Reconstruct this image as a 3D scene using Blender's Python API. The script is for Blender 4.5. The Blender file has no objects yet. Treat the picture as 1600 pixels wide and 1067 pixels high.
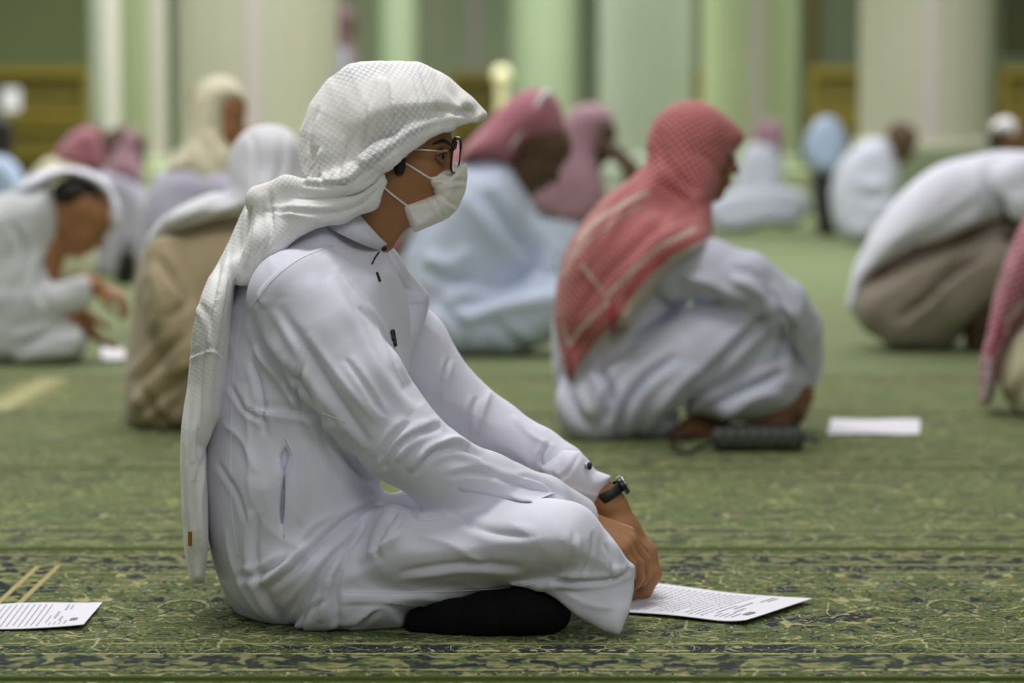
import bpy, math, random
import numpy as np
from mathutils import Vector, Matrix
from mathutils.bvhtree import BVHTree

# ------------------------------------------------------------------ camera, world, lights, exposure
F_PX, CX, CY = 4300.0, 800.0, 533.5
CAM_H = 0.767
PITCH = math.atan((CY - 202.0) / F_PX)
SC = bpy.context.scene
COL = SC.collection
cd = bpy.data.cameras.new('camera'); cam = bpy.data.objects.new('camera', cd); COL.objects.link(cam)
cam.location = (0, 0, CAM_H); cam.rotation_euler = (math.pi / 2 - PITCH, 0, 0)
cd.sensor_width = 36.0; cd.lens = F_PX * 36.0 / 1600.0
cd.dof.use_dof = True; cd.dof.focus_distance = 4.2; cd.dof.aperture_fstop = 2.7
cd.clip_end = 200
SC.camera = cam
SC.view_settings.view_transform = 'Standard'
SC.view_settings.look = 'None'
SC.view_settings.gamma = 1.0
SC.view_settings.use_curve_mapping = False
SC.view_settings.exposure = -0.16
wd = bpy.data.worlds.new('world'); SC.world = wd; wd.use_nodes = True
wd.node_tree.nodes['Background'].inputs[0].default_value = (0.84, 0.86, 0.86, 1)
wd.node_tree.nodes['Background'].inputs[1].default_value = 0.34

def area(name, loc, size, power, color, rot=(0, 0, 0)):
    l = bpy.data.lights.new(name, 'AREA'); l.shape = 'RECTANGLE'; l.size = size[0]; l.size_y = size[1]
    l.energy = power; l.color = color
    o = bpy.data.objects.new(name, l); COL.objects.link(o); o.location = loc; o.rotation_euler = rot
    return o
area('ceiling_or_fill_light', (-0.6, 4.3, 3.9), (1.7, 1.2), 92, (1.0, 0.98, 0.97))
area('ceiling_or_fill_light', (1.6, -1.2, 4.2), (3.0, 2.0), 85, (1.0, 0.98, 0.96), (math.radians(52), 0, math.radians(18)))  # unseen front fill, added behind the camera to brighten faces and whites
area('ceiling_or_fill_light', (-1.5, 9.0, 4.6), (5.0, 3.0), 190, (1.0, 0.98, 0.95))
area('ceiling_or_fill_light', (2.5, 15.0, 5.0), (6.0, 5.0), 360, (0.99, 1.0, 0.99))
area('ceiling_or_fill_light', (-3.5, 16.0, 5.0), (6.0, 5.0), 360, (0.99, 1.0, 0.99))
area('ceiling_or_fill_light', (0.0, 28.0, 6.5), (16.0, 8.0), 2500, (0.98, 1.0, 0.97))

# ------------------------------------------------------------------ pixel <-> world
CT, ST = math.cos(PITCH), math.sin(PITCH)
def W(px, py, Y):
    dx = (px - CX) / F_PX; du = (CY - py) / F_PX
    t = Y / (CT + du * ST)
    return np.array([dx * t, Y, CAM_H + t * (du * CT - ST)])
def ground(px, py, z=0.0):
    dx = (px - CX) / F_PX; du = (CY - py) / F_PX
    dz = du * CT - ST
    t = (z - CAM_H) / dz
    return np.array([dx * t, t * (CT + du * ST), z])
def to_px(P):
    x = P[:, 0]; y = P[:, 1]; z = P[:, 2] - CAM_H
    dep = y * CT - z * ST; up = y * ST + z * CT
    return CX + F_PX * x / dep, CY - F_PX * up / dep

# ------------------------------------------------------------------ objects
def tag(o, label=None, cat=None, group=None, kind=None):
    if label: o['label'] = label
    if cat: o['category'] = cat
    if group: o['group'] = group
    if kind: o['kind'] = kind
    return o
def mesh_obj(name, V, Fc, mat, parent=None, loc=None, smooth=True):
    V = np.asarray(V, dtype=float)
    off = np.zeros(3)
    if loc is not None: off = np.asarray(loc, float)
    elif parent is not None: off = np.array(parent['_o'])
    me = bpy.data.meshes.new(name)
    me.from_pydata((V - off).tolist(), [], [tuple(int(i) for i in f) for f in Fc]) if len(Fc) < 3000 or not isinstance(Fc, np.ndarray) else fast_mesh(me, V - off, Fc)
    me.update()
    if mat: me.materials.append(mat)
    if smooth: me.polygons.foreach_set('use_smooth', np.ones(len(me.polygons), dtype=bool))
    o = bpy.data.objects.new(name, me); COL.objects.link(o)
    o['_o'] = [float(a) for a in off]
    if parent is None: o.location = off
    else: o.parent = parent
    return o
def fast_mesh(me, V, Fq):
    n = len(Fq)
    me.vertices.add(len(V)); me.vertices.foreach_set('co', V.astype(np.float32).ravel())
    me.loops.add(n * 4); me.loops.foreach_set('vertex_index', Fq.astype(np.int32).ravel())
    me.polygons.add(n)
    me.polygons.foreach_set('loop_start', np.arange(0, n * 4, 4, dtype=np.int32))
    me.polygons.foreach_set('loop_total', np.full(n, 4, dtype=np.int32))
    me.update(calc_edges=True)
def empty(name, loc):
    o = bpy.data.objects.new(name, None); COL.objects.link(o); o.location = loc; o['_o'] = [float(a) for a in loc]
    return o
def box_vf(x0, x1, y0, y1, z0, z1, b=0.0):
    if b <= 0:
        V = [(x, y, z) for z in (z0, z1) for y in (y0, y1) for x in (x0, x1)]
        return V, [(0, 2, 3, 1), (4, 5, 7, 6), (0, 1, 5, 4), (2, 6, 7, 3), (0, 4, 6, 2), (1, 3, 7, 5)]
    V = [(x, y, z0) for x, y in ((x0, y0), (x1, y0), (x1, y1), (x0, y1))]
    V += [(x, y, z1 - b) for x, y in ((x0, y0), (x1, y0), (x1, y1), (x0, y1))]
    V += [(x, y, z1) for x, y in ((x0 + b, y0 + b), (x1 - b, y0 + b), (x1 - b, y1 - b), (x0 + b, y1 - b))]
    Fc = [(3, 2, 1, 0), (8, 9, 10, 11)]
    for a in (0, 4):
        for i in range(4):
            j = (i + 1) % 4; Fc.append((a + i, a + j, a + 4 + j, a + 4 + i))
    return V, Fc
def tube_vf(P, R, n=10, closed=False):
    P = np.asarray(P, float); m = len(P)
    R = np.full(m, R) if np.isscalar(R) else np.asarray(R, float)
    V = []; up = np.array([0.03, 1.0, 0.05])
    for i in range(m):
        a = P[(i + 1) % m] if closed else P[min(i + 1, m - 1)]
        b = P[i - 1] if (closed or i > 0) else P[0]
        t = a - b; t = t / (np.linalg.norm(t) + 1e-12)
        s = np.cross(t, up); s /= (np.linalg.norm(s) + 1e-12); u = np.cross(s, t)
        for k in range(n):
            an = 2 * math.pi * k / n
            V.append(P[i] + R[i] * (math.cos(an) * s + math.sin(an) * u))
    Fc = []
    for i in range(m if closed else m - 1):
        for k in range(n):
            a = i * n + k; b = i * n + (k + 1) % n; c = ((i + 1) % m) * n + (k + 1) % n; d = ((i + 1) % m) * n + k
            Fc.append((a, b, c, d))
    if not closed:
        Fc.append(tuple(range(n))[::-1]); Fc.append(tuple((m - 1) * n + k for k in range(n)))
    return V, Fc
def lathe_vf(prof, n=32, c=(0, 0, 0)):
    V = []; Fc = []
    for r, z in prof:
        for k in range(n):
            a = 2 * math.pi * k / n
            V.append((c[0] + r * math.cos(a), c[1] + r * math.sin(a), c[2] + z))
    for i in range(len(prof) - 1):
        for k in range(n):
            Fc.append((i * n + k, i * n + (k + 1) % n, (i + 1) * n + (k + 1) % n, (i + 1) * n + k))
    Fc.append(tuple(range(n))[::-1]); Fc.append(tuple((len(prof) - 1) * n + k for k in range(n)))
    return V, Fc
def join_vf(*vfs):
    V = []; Fc = []
    for v, f in vfs:
        o = len(V); V += [tuple(p) for p in v]; Fc += [tuple(i + o for i in q) for q in f]
    return V, Fc
def spline(pts, n=8, closed=False):
    P = np.asarray(pts, float); m = len(P); out = []
    rng = range(m) if closed else range(m - 1)
    for i in rng:
        if closed: p0, p1, p2, p3 = P[i - 1], P[i], P[(i + 1) % m], P[(i + 2) % m]
        else: p0, p1, p2, p3 = P[max(i - 1, 0)], P[i], P[i + 1], P[min(i + 2, m - 1)]
        for k in range(n):
            t = k / n
            out.append(0.5 * ((2 * p1) + (-p0 + p2) * t + (2 * p0 - 5 * p1 + 4 * p2 - p3) * t * t + (-p0 + 3 * p1 - 3 * p2 + p3) * t ** 3))
    if not closed: out.append(P[-1])
    return np.array(out)

# ------------------------------------------------------------------ noise
def _hash(i, j, k, s):
    h = (i * 374761393 + j * 668265263 + k * 2147483647 + s * 974711) & 0xffffffff
    h = ((h ^ (h >> 13)) * 1274126177) & 0xffffffff
    h = h ^ (h >> 16)
    return (h & 0xffff) / 32767.5 - 1.0
def vnoise(P, s=0):
    I = np.floor(P).astype(np.int64); f = P - I; f = f * f * (3 - 2 * f)
    r = 0
    for a in (0, 1):
        wa = f[:, 0] if a else 1 - f[:, 0]
        for b in (0, 1):
            wb = f[:, 1] if b else 1 - f[:, 1]
            for c in (0, 1):
                wc = f[:, 2] if c else 1 - f[:, 2]
                r = r + wa * wb * wc * _hash(I[:, 0] + a, I[:, 1] + b, I[:, 2] + c, s)
    return r

# ------------------------------------------------------------------ signed distance modelling
def smin(a, b, k):
    if k <= 0: return np.minimum(a, b)
    h = np.maximum(k - np.abs(a - b), 0) / k
    return np.minimum(a, b) - h * h * k * 0.25
class Prim:
    def __init__(s, f, lo, hi, k=0.02, op='add'): s.f, s.lo, s.hi, s.k, s.op = f, np.asarray(lo, float), np.asarray(hi, float), k, op
def idw(vals, gx, gy):
    if np.isscalar(vals): return np.full(gx.shape, float(vals), np.float32)
    num = 0; den = 0
    for x, y, v in vals:
        w = 1.0 / (((gx - x) ** 2 + (gy - y) ** 2) + 60.0) ** 1.25
        num = num + w * v; den = den + w
    return (num / den).astype(np.float32)
class Fig:
    """shapes of one figure, laid out in its own plane at distance D; off = metres behind (+) or before (-) that plane"""
    def __init__(s, D, base_px, label, seed=0):
        s.D = D; s.sc = F_PX / D; s.base = np.array([W(base_px, 400, D)[0], D, 0.0]); s.label = label; s.seed = seed
    def P(s, px, py, off=0.0): return W(px, py, s.D + off)
    def poly(s, pts, w=0.1, r=0.05, c=0.0, k=0.02, op='add', smooth=True, step=2.5):
        pp = spline(pts, 6, True) if smooth else np.asarray(pts, float)
        st = step * 1000 / s.sc / 1000 * (s.sc / 1000) if False else max(1.0, step * s.sc / 1000)
        mg = max(40, 0.09 * s.sc)
        x0, y0 = pp.min(0) - mg; x1, y1 = pp.max(0) + mg
        gx, gy = np.meshgrid(np.arange(x0, x1 + st, st), np.arange(y0, y1 + st, st), indexing='ij')
        dm = np.full(gx.shape, 1e9); ins = np.zeros(gx.shape, bool); n = len(pp)
        for i in range(n):
            ax, ay = pp[i]; bx, by = pp[(i + 1) % n]
            ex, ey = bx - ax, by - ay; L = ex * ex + ey * ey + 1e-9
            t = np.clip(((gx - ax) * ex + (gy - ay) * ey) / L, 0, 1)
            dm = np.minimum(dm, (gx - ax - t * ex) ** 2 + (gy - ay - t * ey) ** 2)
            cnd = (ay > gy) != (by > gy)
            ins ^= cnd & (gx < ex * (gy - ay) / (ey if abs(ey) > 1e-9 else 1e-9) + ax)
        d = np.sqrt(dm); d = np.where(ins, d, -d) / s.sc
        gw = idw(w, gx, gy); gc = idw(c, gx, gy); gr = idw(r, gx, gy)
        shp = gx.shape
        def f(P):
            px, py = to_px(P)
            u = np.clip((px - x0) / st, 0, shp[0] - 1.001); v = np.clip((py - y0) / st, 0, shp[1] - 1.001)
            i = u.astype(np.int32); j = v.astype(np.int32); fu = u - i; fv = v - j
            def g(A): return (A[i, j] * (1 - fu) + A[i + 1, j] * fu) * (1 - fv) + (A[i, j + 1] * (1 - fu) + A[i + 1, j + 1] * fu) * fv
            dd = g(d); ww = g(gw); cc = g(gc); rr = g(gr)
            ex = np.maximum(np.maximum(x0 - px, px - x1), np.maximum(y0 - py, py - y1))
            dd = dd - np.maximum(ex, 0) / s.sc
            q = np.maximum(0, 1 - dd / rr)
            return (np.sqrt(q * q + ((P[:, 1] - s.D - cc) / ww) ** 2) - 1) * np.minimum(rr, ww)
        wm = float(gw.max()); c0, c1 = float(gc.min()), float(gc.max())
        cs = [W(x, y, s.D + o) for x in (pp[:, 0].min(), pp[:, 0].max()) for y in (pp[:, 1].min(), pp[:, 1].max()) for o in (c0 - wm, c1 + wm)]
        return Prim(f, np.min(cs, 0), np.max(cs, 0), k, op)
    def tube(s, pts, k=0.02, op='add', sq=1.0, metric=False):
        """pts (px, py, off, r px)  or metric world points (x, y, z, r m)"""
        Q = []
        for p in pts:
            if metric: Q.append(tuple(p))
            else:
                w = s.P(p[0], p[1], p[2]); Q.append((w[0], w[1], w[2], p[3] * (s.D + p[2]) / F_PX))
        Q = np.array(Q)
        def f(P):
            best = None
            for i in range(len(Q) - 1):
                a, b = Q[i, :3], Q[i + 1, :3]; e = b - a; L = e @ e + 1e-12
                t = np.clip(((P - a) @ e) / L, 0, 1)
                dv = P - a - t[:, None] * e
                dv[:, 1] *= sq
                dd = np.sqrt((dv * dv).sum(1)) - (Q[i, 3] * (1 - t) + Q[i + 1, 3] * t)
                best = dd if best is None else smin(best, dd, 0.012 if Q[:, 3].max() > 0.02 else 0.003)
            return best
        rm = Q[:, 3].max() / min(sq, 1.0)
        return Prim(f, Q[:, :3].min(0) - rm, Q[:, :3].max(0) + rm, k, op)
    def ell(s, c, r, R=None, k=0.015, op='add'):
        c = np.asarray(c, float); r = np.asarray(r, float); R = np.eye(3) if R is None else R
        def f(P):
            q = ((P - c) @ R) / r
            n = np.sqrt((q * q).sum(1)); n2 = np.sqrt(((q / r) ** 2).sum(1)) + 1e-9
            return n * (n - 1) / n2
        m = r.max()
        return Prim(f, c - m, c + m, k, op)
    # head in metres: F forward, S to the figure's own left, U up
    def head(s, px, py, off=0.0, yaw=0.0, pitch=0.0, size=1.0, roll=0.0):
        c = s.P(px, py, off)
        y, p = math.radians(yaw), math.radians(pitch)
        Fv = np.array([math.cos(y) * math.cos(p), math.sin(y) * math.cos(p), math.sin(p)])
        S = np.array([-math.sin(y), math.cos(y), 0.0]); U = np.cross(Fv, S)
        R = np.stack([Fv, S, U], 1); z = size
        def L(a, b, d): return c + z * (a * Fv + b * S + d * U)
        def T(pts, k=0.01): return s.tube([(*L(a, b, d), r * z) for a, b, d, r in pts], k, metric=True)
        pr = [s.ell(L(-.012, 0, .035), np.array([.098, .077, .086]) * z, R), s.ell(L(.038, 0, -.028), np.array([.058, .06, .082]) * z, R, .03),
              s.ell(L(.07, 0, -.1), np.array([.024, .026, .02]) * z, R, .025), s.ell(L(.052, 0, .045), np.array([.048, .064, .045]) * z, R, .03)]
        for q in (-1, 1):
            pr += [T([(-.004, q * .052, -.055, .018), (.06, q * .018, -.1, .016)], .03), T([(.084, q * .036, .016, .008), (.095, q * .008, .012, .008)], .014),
                   s.ell(L(.062, q * .036, -.034), np.array([.026, .022, .024]) * z, R, .02), s.ell(L(.108, q * .011, -.04), np.array([.012, .008, .009]) * z, R, .008),
                   T([(.098, 0, -.066, .008), (.09, q * .02, -.068, .005)], .008), T([(.097, 0, -.077, .008), (.088, q * .018, -.074, .005)], .006),
                   s.ell(L(.1, q * .033, -.008), np.array([.016, .017, .011]) * z, R, .012, 'sub')]
            for a in range(5):
                th = -0.6 + a * 0.72
            ear = [(-.012 + .017 * math.cos(t), q * (.079 + .005 * math.sin(t * .5)), -.008 + .029 * math.sin(t), .0055) for t in np.linspace(-1.2, 3.6, 8)]
            pr += [T(ear, .005), s.ell(L(-.008, q * .075, -.01), np.array([.015, .006, .026]) * z, R, .006)]
        pr += [T([(.09, 0, .004, .009), (.104, 0, -.018, .009), (.117, 0, -.036, .0115)], .012), s.ell(L(.085, 0, -.068), np.array([.018, .026, .018]) * z, R, .015)]
        s.H = dict(L=L, R=R, z=z, Fv=Fv, S=S, U=U, c=c)
        return pr
    def hand(s, wrist, d, nrm, thumb, curl=0.5, z=1.0, spread=0.1):
        """wrist world point; d = direction of fingers; nrm = back of the hand; thumb = towards the thumb"""
        d = np.array(d, float); d /= np.linalg.norm(d); nrm = np.array(nrm, float); nrm -= (nrm @ d) * d; nrm /= np.linalg.norm(nrm)
        th = np.cross(d, nrm); th = th if th @ np.array(thumb, float) > 0 else -th
        w = np.array(wrist, float)
        def g(a, b, c): return w + z * (a * d + b * th + c * nrm)
        pr = [s.tube([(*g(-.05, 0, 0), .024 * z), (*g(0, 0, 0), .024 * z)], .02, metric=True)]
        for i, (b, ln) in enumerate(((.032, .078), (.011, .086), (-.011, .08), (-.031, .062))):
            k0 = g(.088 - .006 * abs(i - 1), b, .002)
            pr.append(s.tube([(*g(.01, b * .55, -.003), .016 * z), (*k0, .0125 * z)], .014, metric=True))
            an = 0.0; p = k0; chain = [(*p, .0105 * z)]
            dirb = d + spread * b * 18 * th * .3
            for sg, fr in enumerate((.48, .3, .22)):
                an += curl * (0.75, 1.0, 0.8)[sg]
                v = math.cos(an) * dirb - math.sin(an) * nrm; v /= np.linalg.norm(v)
                p = p + v * ln * fr * z; chain.append((*p, (.0095, .0085, .0072)[sg] * z))
            pr.append(s.tube(chain, .004, metric=True))
        pr.append(s.tube([(*g(.012, .022, -.006), .015 * z), (*g(.045, .048, -.018), .0125 * z), (*g(.072, .055, -.03), .0105 * z), (*g(.095, .05, -.04), .0085 * z)], .01, metric=True))
        return pr

def evaluate(prims, P):
    out = None
    for p in prims:
        if p.op == 'sub': continue
        v = p.f(P); out = v if out is None else smin(out, v, p.k)
    for p in prims:
        if p.op == 'sub': out = -smin(-out, p.f(P), p.k)
    return out
def nets(prims, h, floor=0.001):
    add = [p for p in prims if p.op != 'sub']
    lo = np.min([p.lo for p in add], 0) - 3 * h; hi = np.max([p.hi for p in add], 0) + 3 * h
    lo[2] = max(lo[2], floor - 3 * h)
    B = 8; nb = np.ceil((hi - lo) / (B * h)).astype(int) + 1; n = nb * B
    F = np.empty(tuple(n), np.float32)
    bc = [lo[a] + (np.arange(nb[a]) * B + (B - 1) / 2) * h for a in range(3)]
    C = np.stack(np.meshgrid(*bc, indexing='ij'), -1).reshape(-1, 3)
    def ev(P):
        v = evaluate(prims, P)
        return np.maximum(v, floor - P[:, 2])
    fc = ev(C).reshape(tuple(nb))
    F6 = F.reshape(nb[0], B, nb[1], B, nb[2], B)
    F6[...] = fc[:, None, :, None, :, None]
    act = np.argwhere(np.abs(fc) < 0.5 * math.sqrt(3) * B * h * 1.25)
    loc = np.stack(np.meshgrid(*[np.arange(B)] * 3, indexing='ij'), -1).reshape(-1, 3)
    for q in range(0, len(act), 1500):
        ab = act[q:q + 1500]
        P = lo + h * (ab[:, None, :] * B + loc[None]).astype(float)
        v = ev(P.reshape(-1, 3)).reshape(len(ab), B, B, B)
        F6[ab[:, 0], :, ab[:, 1], :, ab[:, 2], :] = v
    S = F < 0
    cnt = np.zeros(tuple(n - 1), np.int8)
    for a in (0, 1):
        for b in (0, 1):
            for c in (0, 1): cnt += S[a:n[0] - 1 + a, b:n[1] - 1 + b, c:n[2] - 1 + c]
    ac = np.argwhere((cnt > 0) & (cnt < 8))
    idx = np.full(tuple(n - 1), -1, np.int32); idx[tuple(ac.T)] = np.arange(len(ac))
    acc = np.zeros((len(ac), 3)); num = np.zeros(len(ac))
    cr = [(a, b, c) for a in (0, 1) for b in (0, 1) for c in (0, 1)]
    for a in cr:
        for ax in range(3):
            if a[ax]: continue
            b = list(a); b[ax] = 1
            va = F[ac[:, 0] + a[0], ac[:, 1] + a[1], ac[:, 2] + a[2]]; vb = F[ac[:, 0] + b[0], ac[:, 1] + b[1], ac[:, 2] + b[2]]
            m = (va < 0) != (vb < 0)
            t = np.where(m, va / np.where(m, va - vb, 1), 0)
            pt = np.tile(np.array(a, float), (len(ac), 1)); pt[:, ax] += t
            acc += pt * m[:, None]; num += m
    V = lo + h * (ac + acc / num[:, None])
    Q = []
    for ax in range(3):
        u, v = (ax + 1) % 3, (ax + 2) % 3
        sl0 = [slice(None)] * 3; sl1 = [slice(None)] * 3
        sl0[ax] = slice(0, -1); sl1[ax] = slice(1, None)
        df = S[tuple(sl0)] != S[tuple(sl1)]
        e = np.argwhere(df)
        e = e[(e[:, u] > 0) & (e[:, v] > 0) & (e[:, u] < n[u] - 1) & (e[:, v] < n[v] - 1)]
        s0 = S[tuple(e.T)]
        def cell(du, dv):
            c = e.copy(); c[:, u] += du; c[:, v] += dv
            return idx[tuple(c.T)]
        q = np.stack([cell(-1, -1), cell(0, -1), cell(0, 0), cell(-1, 0)], 1)
        q[~s0] = q[~s0][:, ::-1]
        Q.append(q)
    Q = np.concatenate(Q); Q = Q[(Q >= 0).all(1)]
    return V, Q
def relax(V, Q, it=2, lam=0.5):
    E = np.concatenate([Q[:, [0, 1]], Q[:, [1, 2]], Q[:, [2, 3]], Q[:, [3, 0]]])
    n = len(V); deg = np.bincount(E[:, 0], minlength=n) + np.bincount(E[:, 1], minlength=n)
    for i in range(it):
        for l in (lam, -lam * 0.9):
            A = np.stack([np.bincount(E[:, 0], V[E[:, 1], a], n) + np.bincount(E[:, 1], V[E[:, 0], a], n) for a in range(3)], 1) / deg[:, None]
            V = V + l * (A - V)
    return V
def normals(V, Q):
    N = np.cross(V[Q[:, 2]] - V[Q[:, 0]], V[Q[:, 3]] - V[Q[:, 1]])
    out = np.stack([sum(np.bincount(Q[:, j], N[:, a], len(V)) for j in range(4)) for a in range(3)], 1)
    return out / (np.linalg.norm(out, axis=1)[:, None] + 1e-12)
def seg_dist(px, py, pts):
    """distance in pixels to a polyline, signed side, and place along it 0..1"""
    best = np.full(len(px), 1e9); tt = np.zeros(len(px)); side = np.zeros(len(px)); n = len(pts) - 1
    for i in range(n):
        ax, ay = pts[i][:2]; bx, by = pts[i + 1][:2]; ex, ey = bx - ax, by - ay; L = ex * ex + ey * ey + 1e-9
        t = np.clip(((px - ax) * ex + (py - ay) * ey) / L, 0, 1)
        dx, dy = px - ax - t * ex, py - ay - t * ey; d = np.hypot(dx, dy); m = d < best
        best = np.where(m, d, best); tt = np.where(m, (i + t) / n, tt); side = np.where(m, np.sign(ex * dy - ey * dx), side)
    return best, side, tt
def displace(V, Q, folds, facing=True, wr=None, seed=0):
    N = normals(V, Q)
    px, py = to_px(V)
    d = np.zeros(len(V))
    face = np.clip((-N[:, 1] + 0.05) / 0.35, 0, 1) if facing else np.ones(len(V))
    for fo in folds:
        kind, amp, wd, pts = fo[:4]
        pts = spline(pts, 5)
        lo = pts.min(0) - 5 * wd; hi = pts.max(0) + 5 * wd
        m = np.where((px > lo[0]) & (px < hi[0]) & (py > lo[1]) & (py < hi[1]) & (face > 0))[0]
        if len(m) == 0: continue
        r, sd, t = seg_dist(px[m], py[m], pts)
        env = np.clip(np.minimum(t, 1 - t) * 4.5, 0, 1) ** 0.7 if kind not in ('step',) else np.clip(np.minimum(t, 1 - t) * 10, 0, 1)
        a = amp * env * face[m]
        if kind == 'ridge': v = np.exp(-(r / wd) ** 1.35)
        elif kind == 'crease': v = -np.exp(-(r / (wd * .55)) ** 1.25) + 0.45 * np.exp(-((r - 1.6 * wd) / wd) ** 2)
        elif kind == 'fold': s = r * sd / wd; v = s * np.exp(-s * s * .8) * 1.8          # one side up, the other down
        elif kind == 'step': s = r * sd / wd; v = 0.5 * (1 + np.tanh(s)) * np.exp(-(np.maximum(s, 0) / 9) ** 2)
        d[m] += a * v
    if wr:
        for (amp, sx, sz, ang) in wr:
            ca, sa = math.cos(math.radians(ang)), math.sin(math.radians(ang))
            u = V[:, 0] * ca + V[:, 2] * sa; w = -V[:, 0] * sa + V[:, 2] * ca
            wp = vnoise(np.stack([V[:, 0] * 9, V[:, 1] * 9, V[:, 2] * 9], 1), seed + 5) * .6
            nz = vnoise(np.stack([u * sx + wp, V[:, 1] * min(sx, sz) * 1.2, w * sz + wp], 1), seed)
            d += amp * (1 - 2 * np.abs(nz)) * .7 + amp * .3 * nz
    return V + N * d[:, None]
def build(fig, name, prims, h, mat, parent=None, folds=(), wr=None, facing=True, it=2, attr=None, floor=0.001):
    V, Q = nets(prims, h, floor)
    V = relax(V, Q, it)
    if len(folds) or wr: V = displace(V, Q, folds, facing, wr, fig.seed)
    V[:, 2] = np.maximum(V[:, 2], floor)
    o = mesh_obj(name, V, Q, mat, parent, loc=None if parent is not None else fig.base)
    if attr is not None: attr(o, V, normals(V, Q))
    o['_v'] = 1
    return o
def set_vec(o, nm, A):
    at = o.data.attributes.new(nm, 'FLOAT_VECTOR', 'POINT'); at.data.foreach_set('vector', np.asarray(A, np.float32).ravel())
def set_col(o, nm, A):
    at = o.data.attributes.new(nm, 'FLOAT_COLOR', 'POINT'); at.data.foreach_set('color', np.asarray(A, np.float32).ravel())
def hug(o, pts_px, off=0.0008, n=6):
    """points of a drawn line laid on the visible surface of a mesh"""
    me = o.data; base = Vector(o['_o'])
    bv = BVHTree.FromPolygons([v.co + base for v in me.vertices], [p.vertices[:] for p in me.polygons])
    out = []
    for p in spline(pts_px, n):
        a = Vector((0, 0, CAM_H)); d = (Vector(W(p[0], p[1], 5.0)) - a).normalized()
        h = bv.ray_cast(a, d)
        if h[0] is not None: out.append(np.array(h[0] + h[1] * off))
    return out
# ------------------------------------------------------------------ materials
def lin(c): return tuple((x / 12.92 if x <= 0.04045 else ((x + 0.055) / 1.055) ** 2.4) for x in (v / 255 for v in c)) + (1.0,)
class NT:
    def __init__(s, name):
        s.m = bpy.data.materials.new(name); s.m.use_nodes = True; s.t = s.m.node_tree; s.b = s.t.nodes['Principled BSDF']
    def n(s, ty, **kw):
        nd = s.t.nodes.new(ty)
        for k, v in kw.items():
            if k.startswith('i_'):
                key = k[2:]; nd.inputs[int(key) if key.isdigit() else key].default_value = v
            else: setattr(nd, k, v)
        return nd
    def l(s, a, b): s.t.links.new(a, b)
    def math(s, op, a, b=None, c=None, clamp=False):
        nd = s.t.nodes.new('ShaderNodeMath'); nd.operation = op; nd.use_clamp = clamp
        for i, v in enumerate((a, b, c)):
            if v is None: continue
            if isinstance(v, (int, float)): nd.inputs[i].default_value = v
            else: s.l(v, nd.inputs[i])
        return nd.outputs[0]
    def mix(s, fac, a, b, mode='MIX'):
        nd = s.t.nodes.new('ShaderNodeMix'); nd.data_type = 'RGBA'; nd.blend_type = mode
        for i, v in ((0, fac), (6, a), (7, b)):
            if isinstance(v, (int, float, tuple)): nd.inputs[i].default_value = v
            else: s.l(v, nd.inputs[i])
        return nd.outputs[2]
    def coord(s, kind='Object', scale=(1, 1, 1)):
        t = s.n('ShaderNodeTexCoord'); m = s.n('ShaderNodeMapping'); m.inputs['Scale'].default_value = scale
        s.l(t.outputs[kind], m.inputs['Vector']); return m.outputs[0]
    def attr(s, nm):
        a = s.n('ShaderNodeAttribute'); a.attribute_name = nm; return a
    def noise(s, vec, scale, detail=2, rough=.5, dist=0.0):
        nd = s.n('ShaderNodeTexNoise'); s.l(vec, nd.inputs['Vector']); nd.inputs['Scale'].default_value = scale
        nd.inputs['Detail'].default_value = detail; nd.inputs['Roughness'].default_value = rough; nd.inputs['Distortion'].default_value = dist
        return nd
    def bump(s, h, strength=.3, dist=.001):
        b = s.n('ShaderNodeBump'); b.inputs['Strength'].default_value = strength; b.inputs['Distance'].default_value = dist
        s.l(h, b.inputs['Height']); s.l(b.outputs[0], s.b.inputs['Normal'])
    def smooth(s, v, a, b):
        nd = s.n('ShaderNodeMapRange'); nd.interpolation_type = 'SMOOTHSTEP'
        s.l(v, nd.inputs[0]); nd.inputs[1].default_value = a; nd.inputs[2].default_value = b
        return nd.outputs[0]
def plain(name, rgb, rough=.6, metal=0.0, var=.06, vscale=8, sheen=0.0, bump=0.0, bscale=300, spec=.5):
    t = NT(name); c = lin(rgb); co = t.coord()
    nz = t.noise(co, vscale, 3)
    d = tuple(x * (1 - var) for x in c[:3]) + (1,); u = tuple(min(1, x * (1 + var)) for x in c[:3]) + (1,)
    t.l(t.mix(nz.outputs[0], d, u), t.b.inputs['Base Color'])
    t.b.inputs['Roughness'].default_value = rough; t.b.inputs['Metallic'].default_value = metal; t.b.inputs['Specular IOR Level'].default_value = spec
    if sheen: t.b.inputs['Sheen Weight'].default_value = sheen; t.b.inputs['Sheen Roughness'].default_value = .5
    if bump: t.bump(t.noise(co, bscale, 2).outputs[0], bump)
    return t.m
def cloth(name, rgb, rough=.75, sheen=.15, bump=.15, var=.03): return plain(name, rgb, rough, 0, var, 5, sheen, bump, 500, .25)
def skin(name, rgb):
    t = NT(name); c = lin(rgb); co = t.coord()
    a = t.noise(co, 14, 4); b = t.noise(co, 160, 3)
    r = (min(1, c[0] * 1.15), c[1] * 1.0, c[2] * .95, 1)
    m = t.mix(a.outputs[0], tuple(x * .85 for x in c[:3]) + (1,), r)
    t.l(m, t.b.inputs['Base Color']); t.b.inputs['Roughness'].default_value = .52
    t.b.inputs['Subsurface Weight'].default_value = .06; t.b.inputs['Subsurface Radius'].default_value = (.008, .003, .0015); t.b.inputs['Subsurface Scale'].default_value = 1.0
    t.b.inputs['Specular IOR Level'].default_value = .35
    t.bump(b.outputs[0], .25, .0006)
    return t.m
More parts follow.
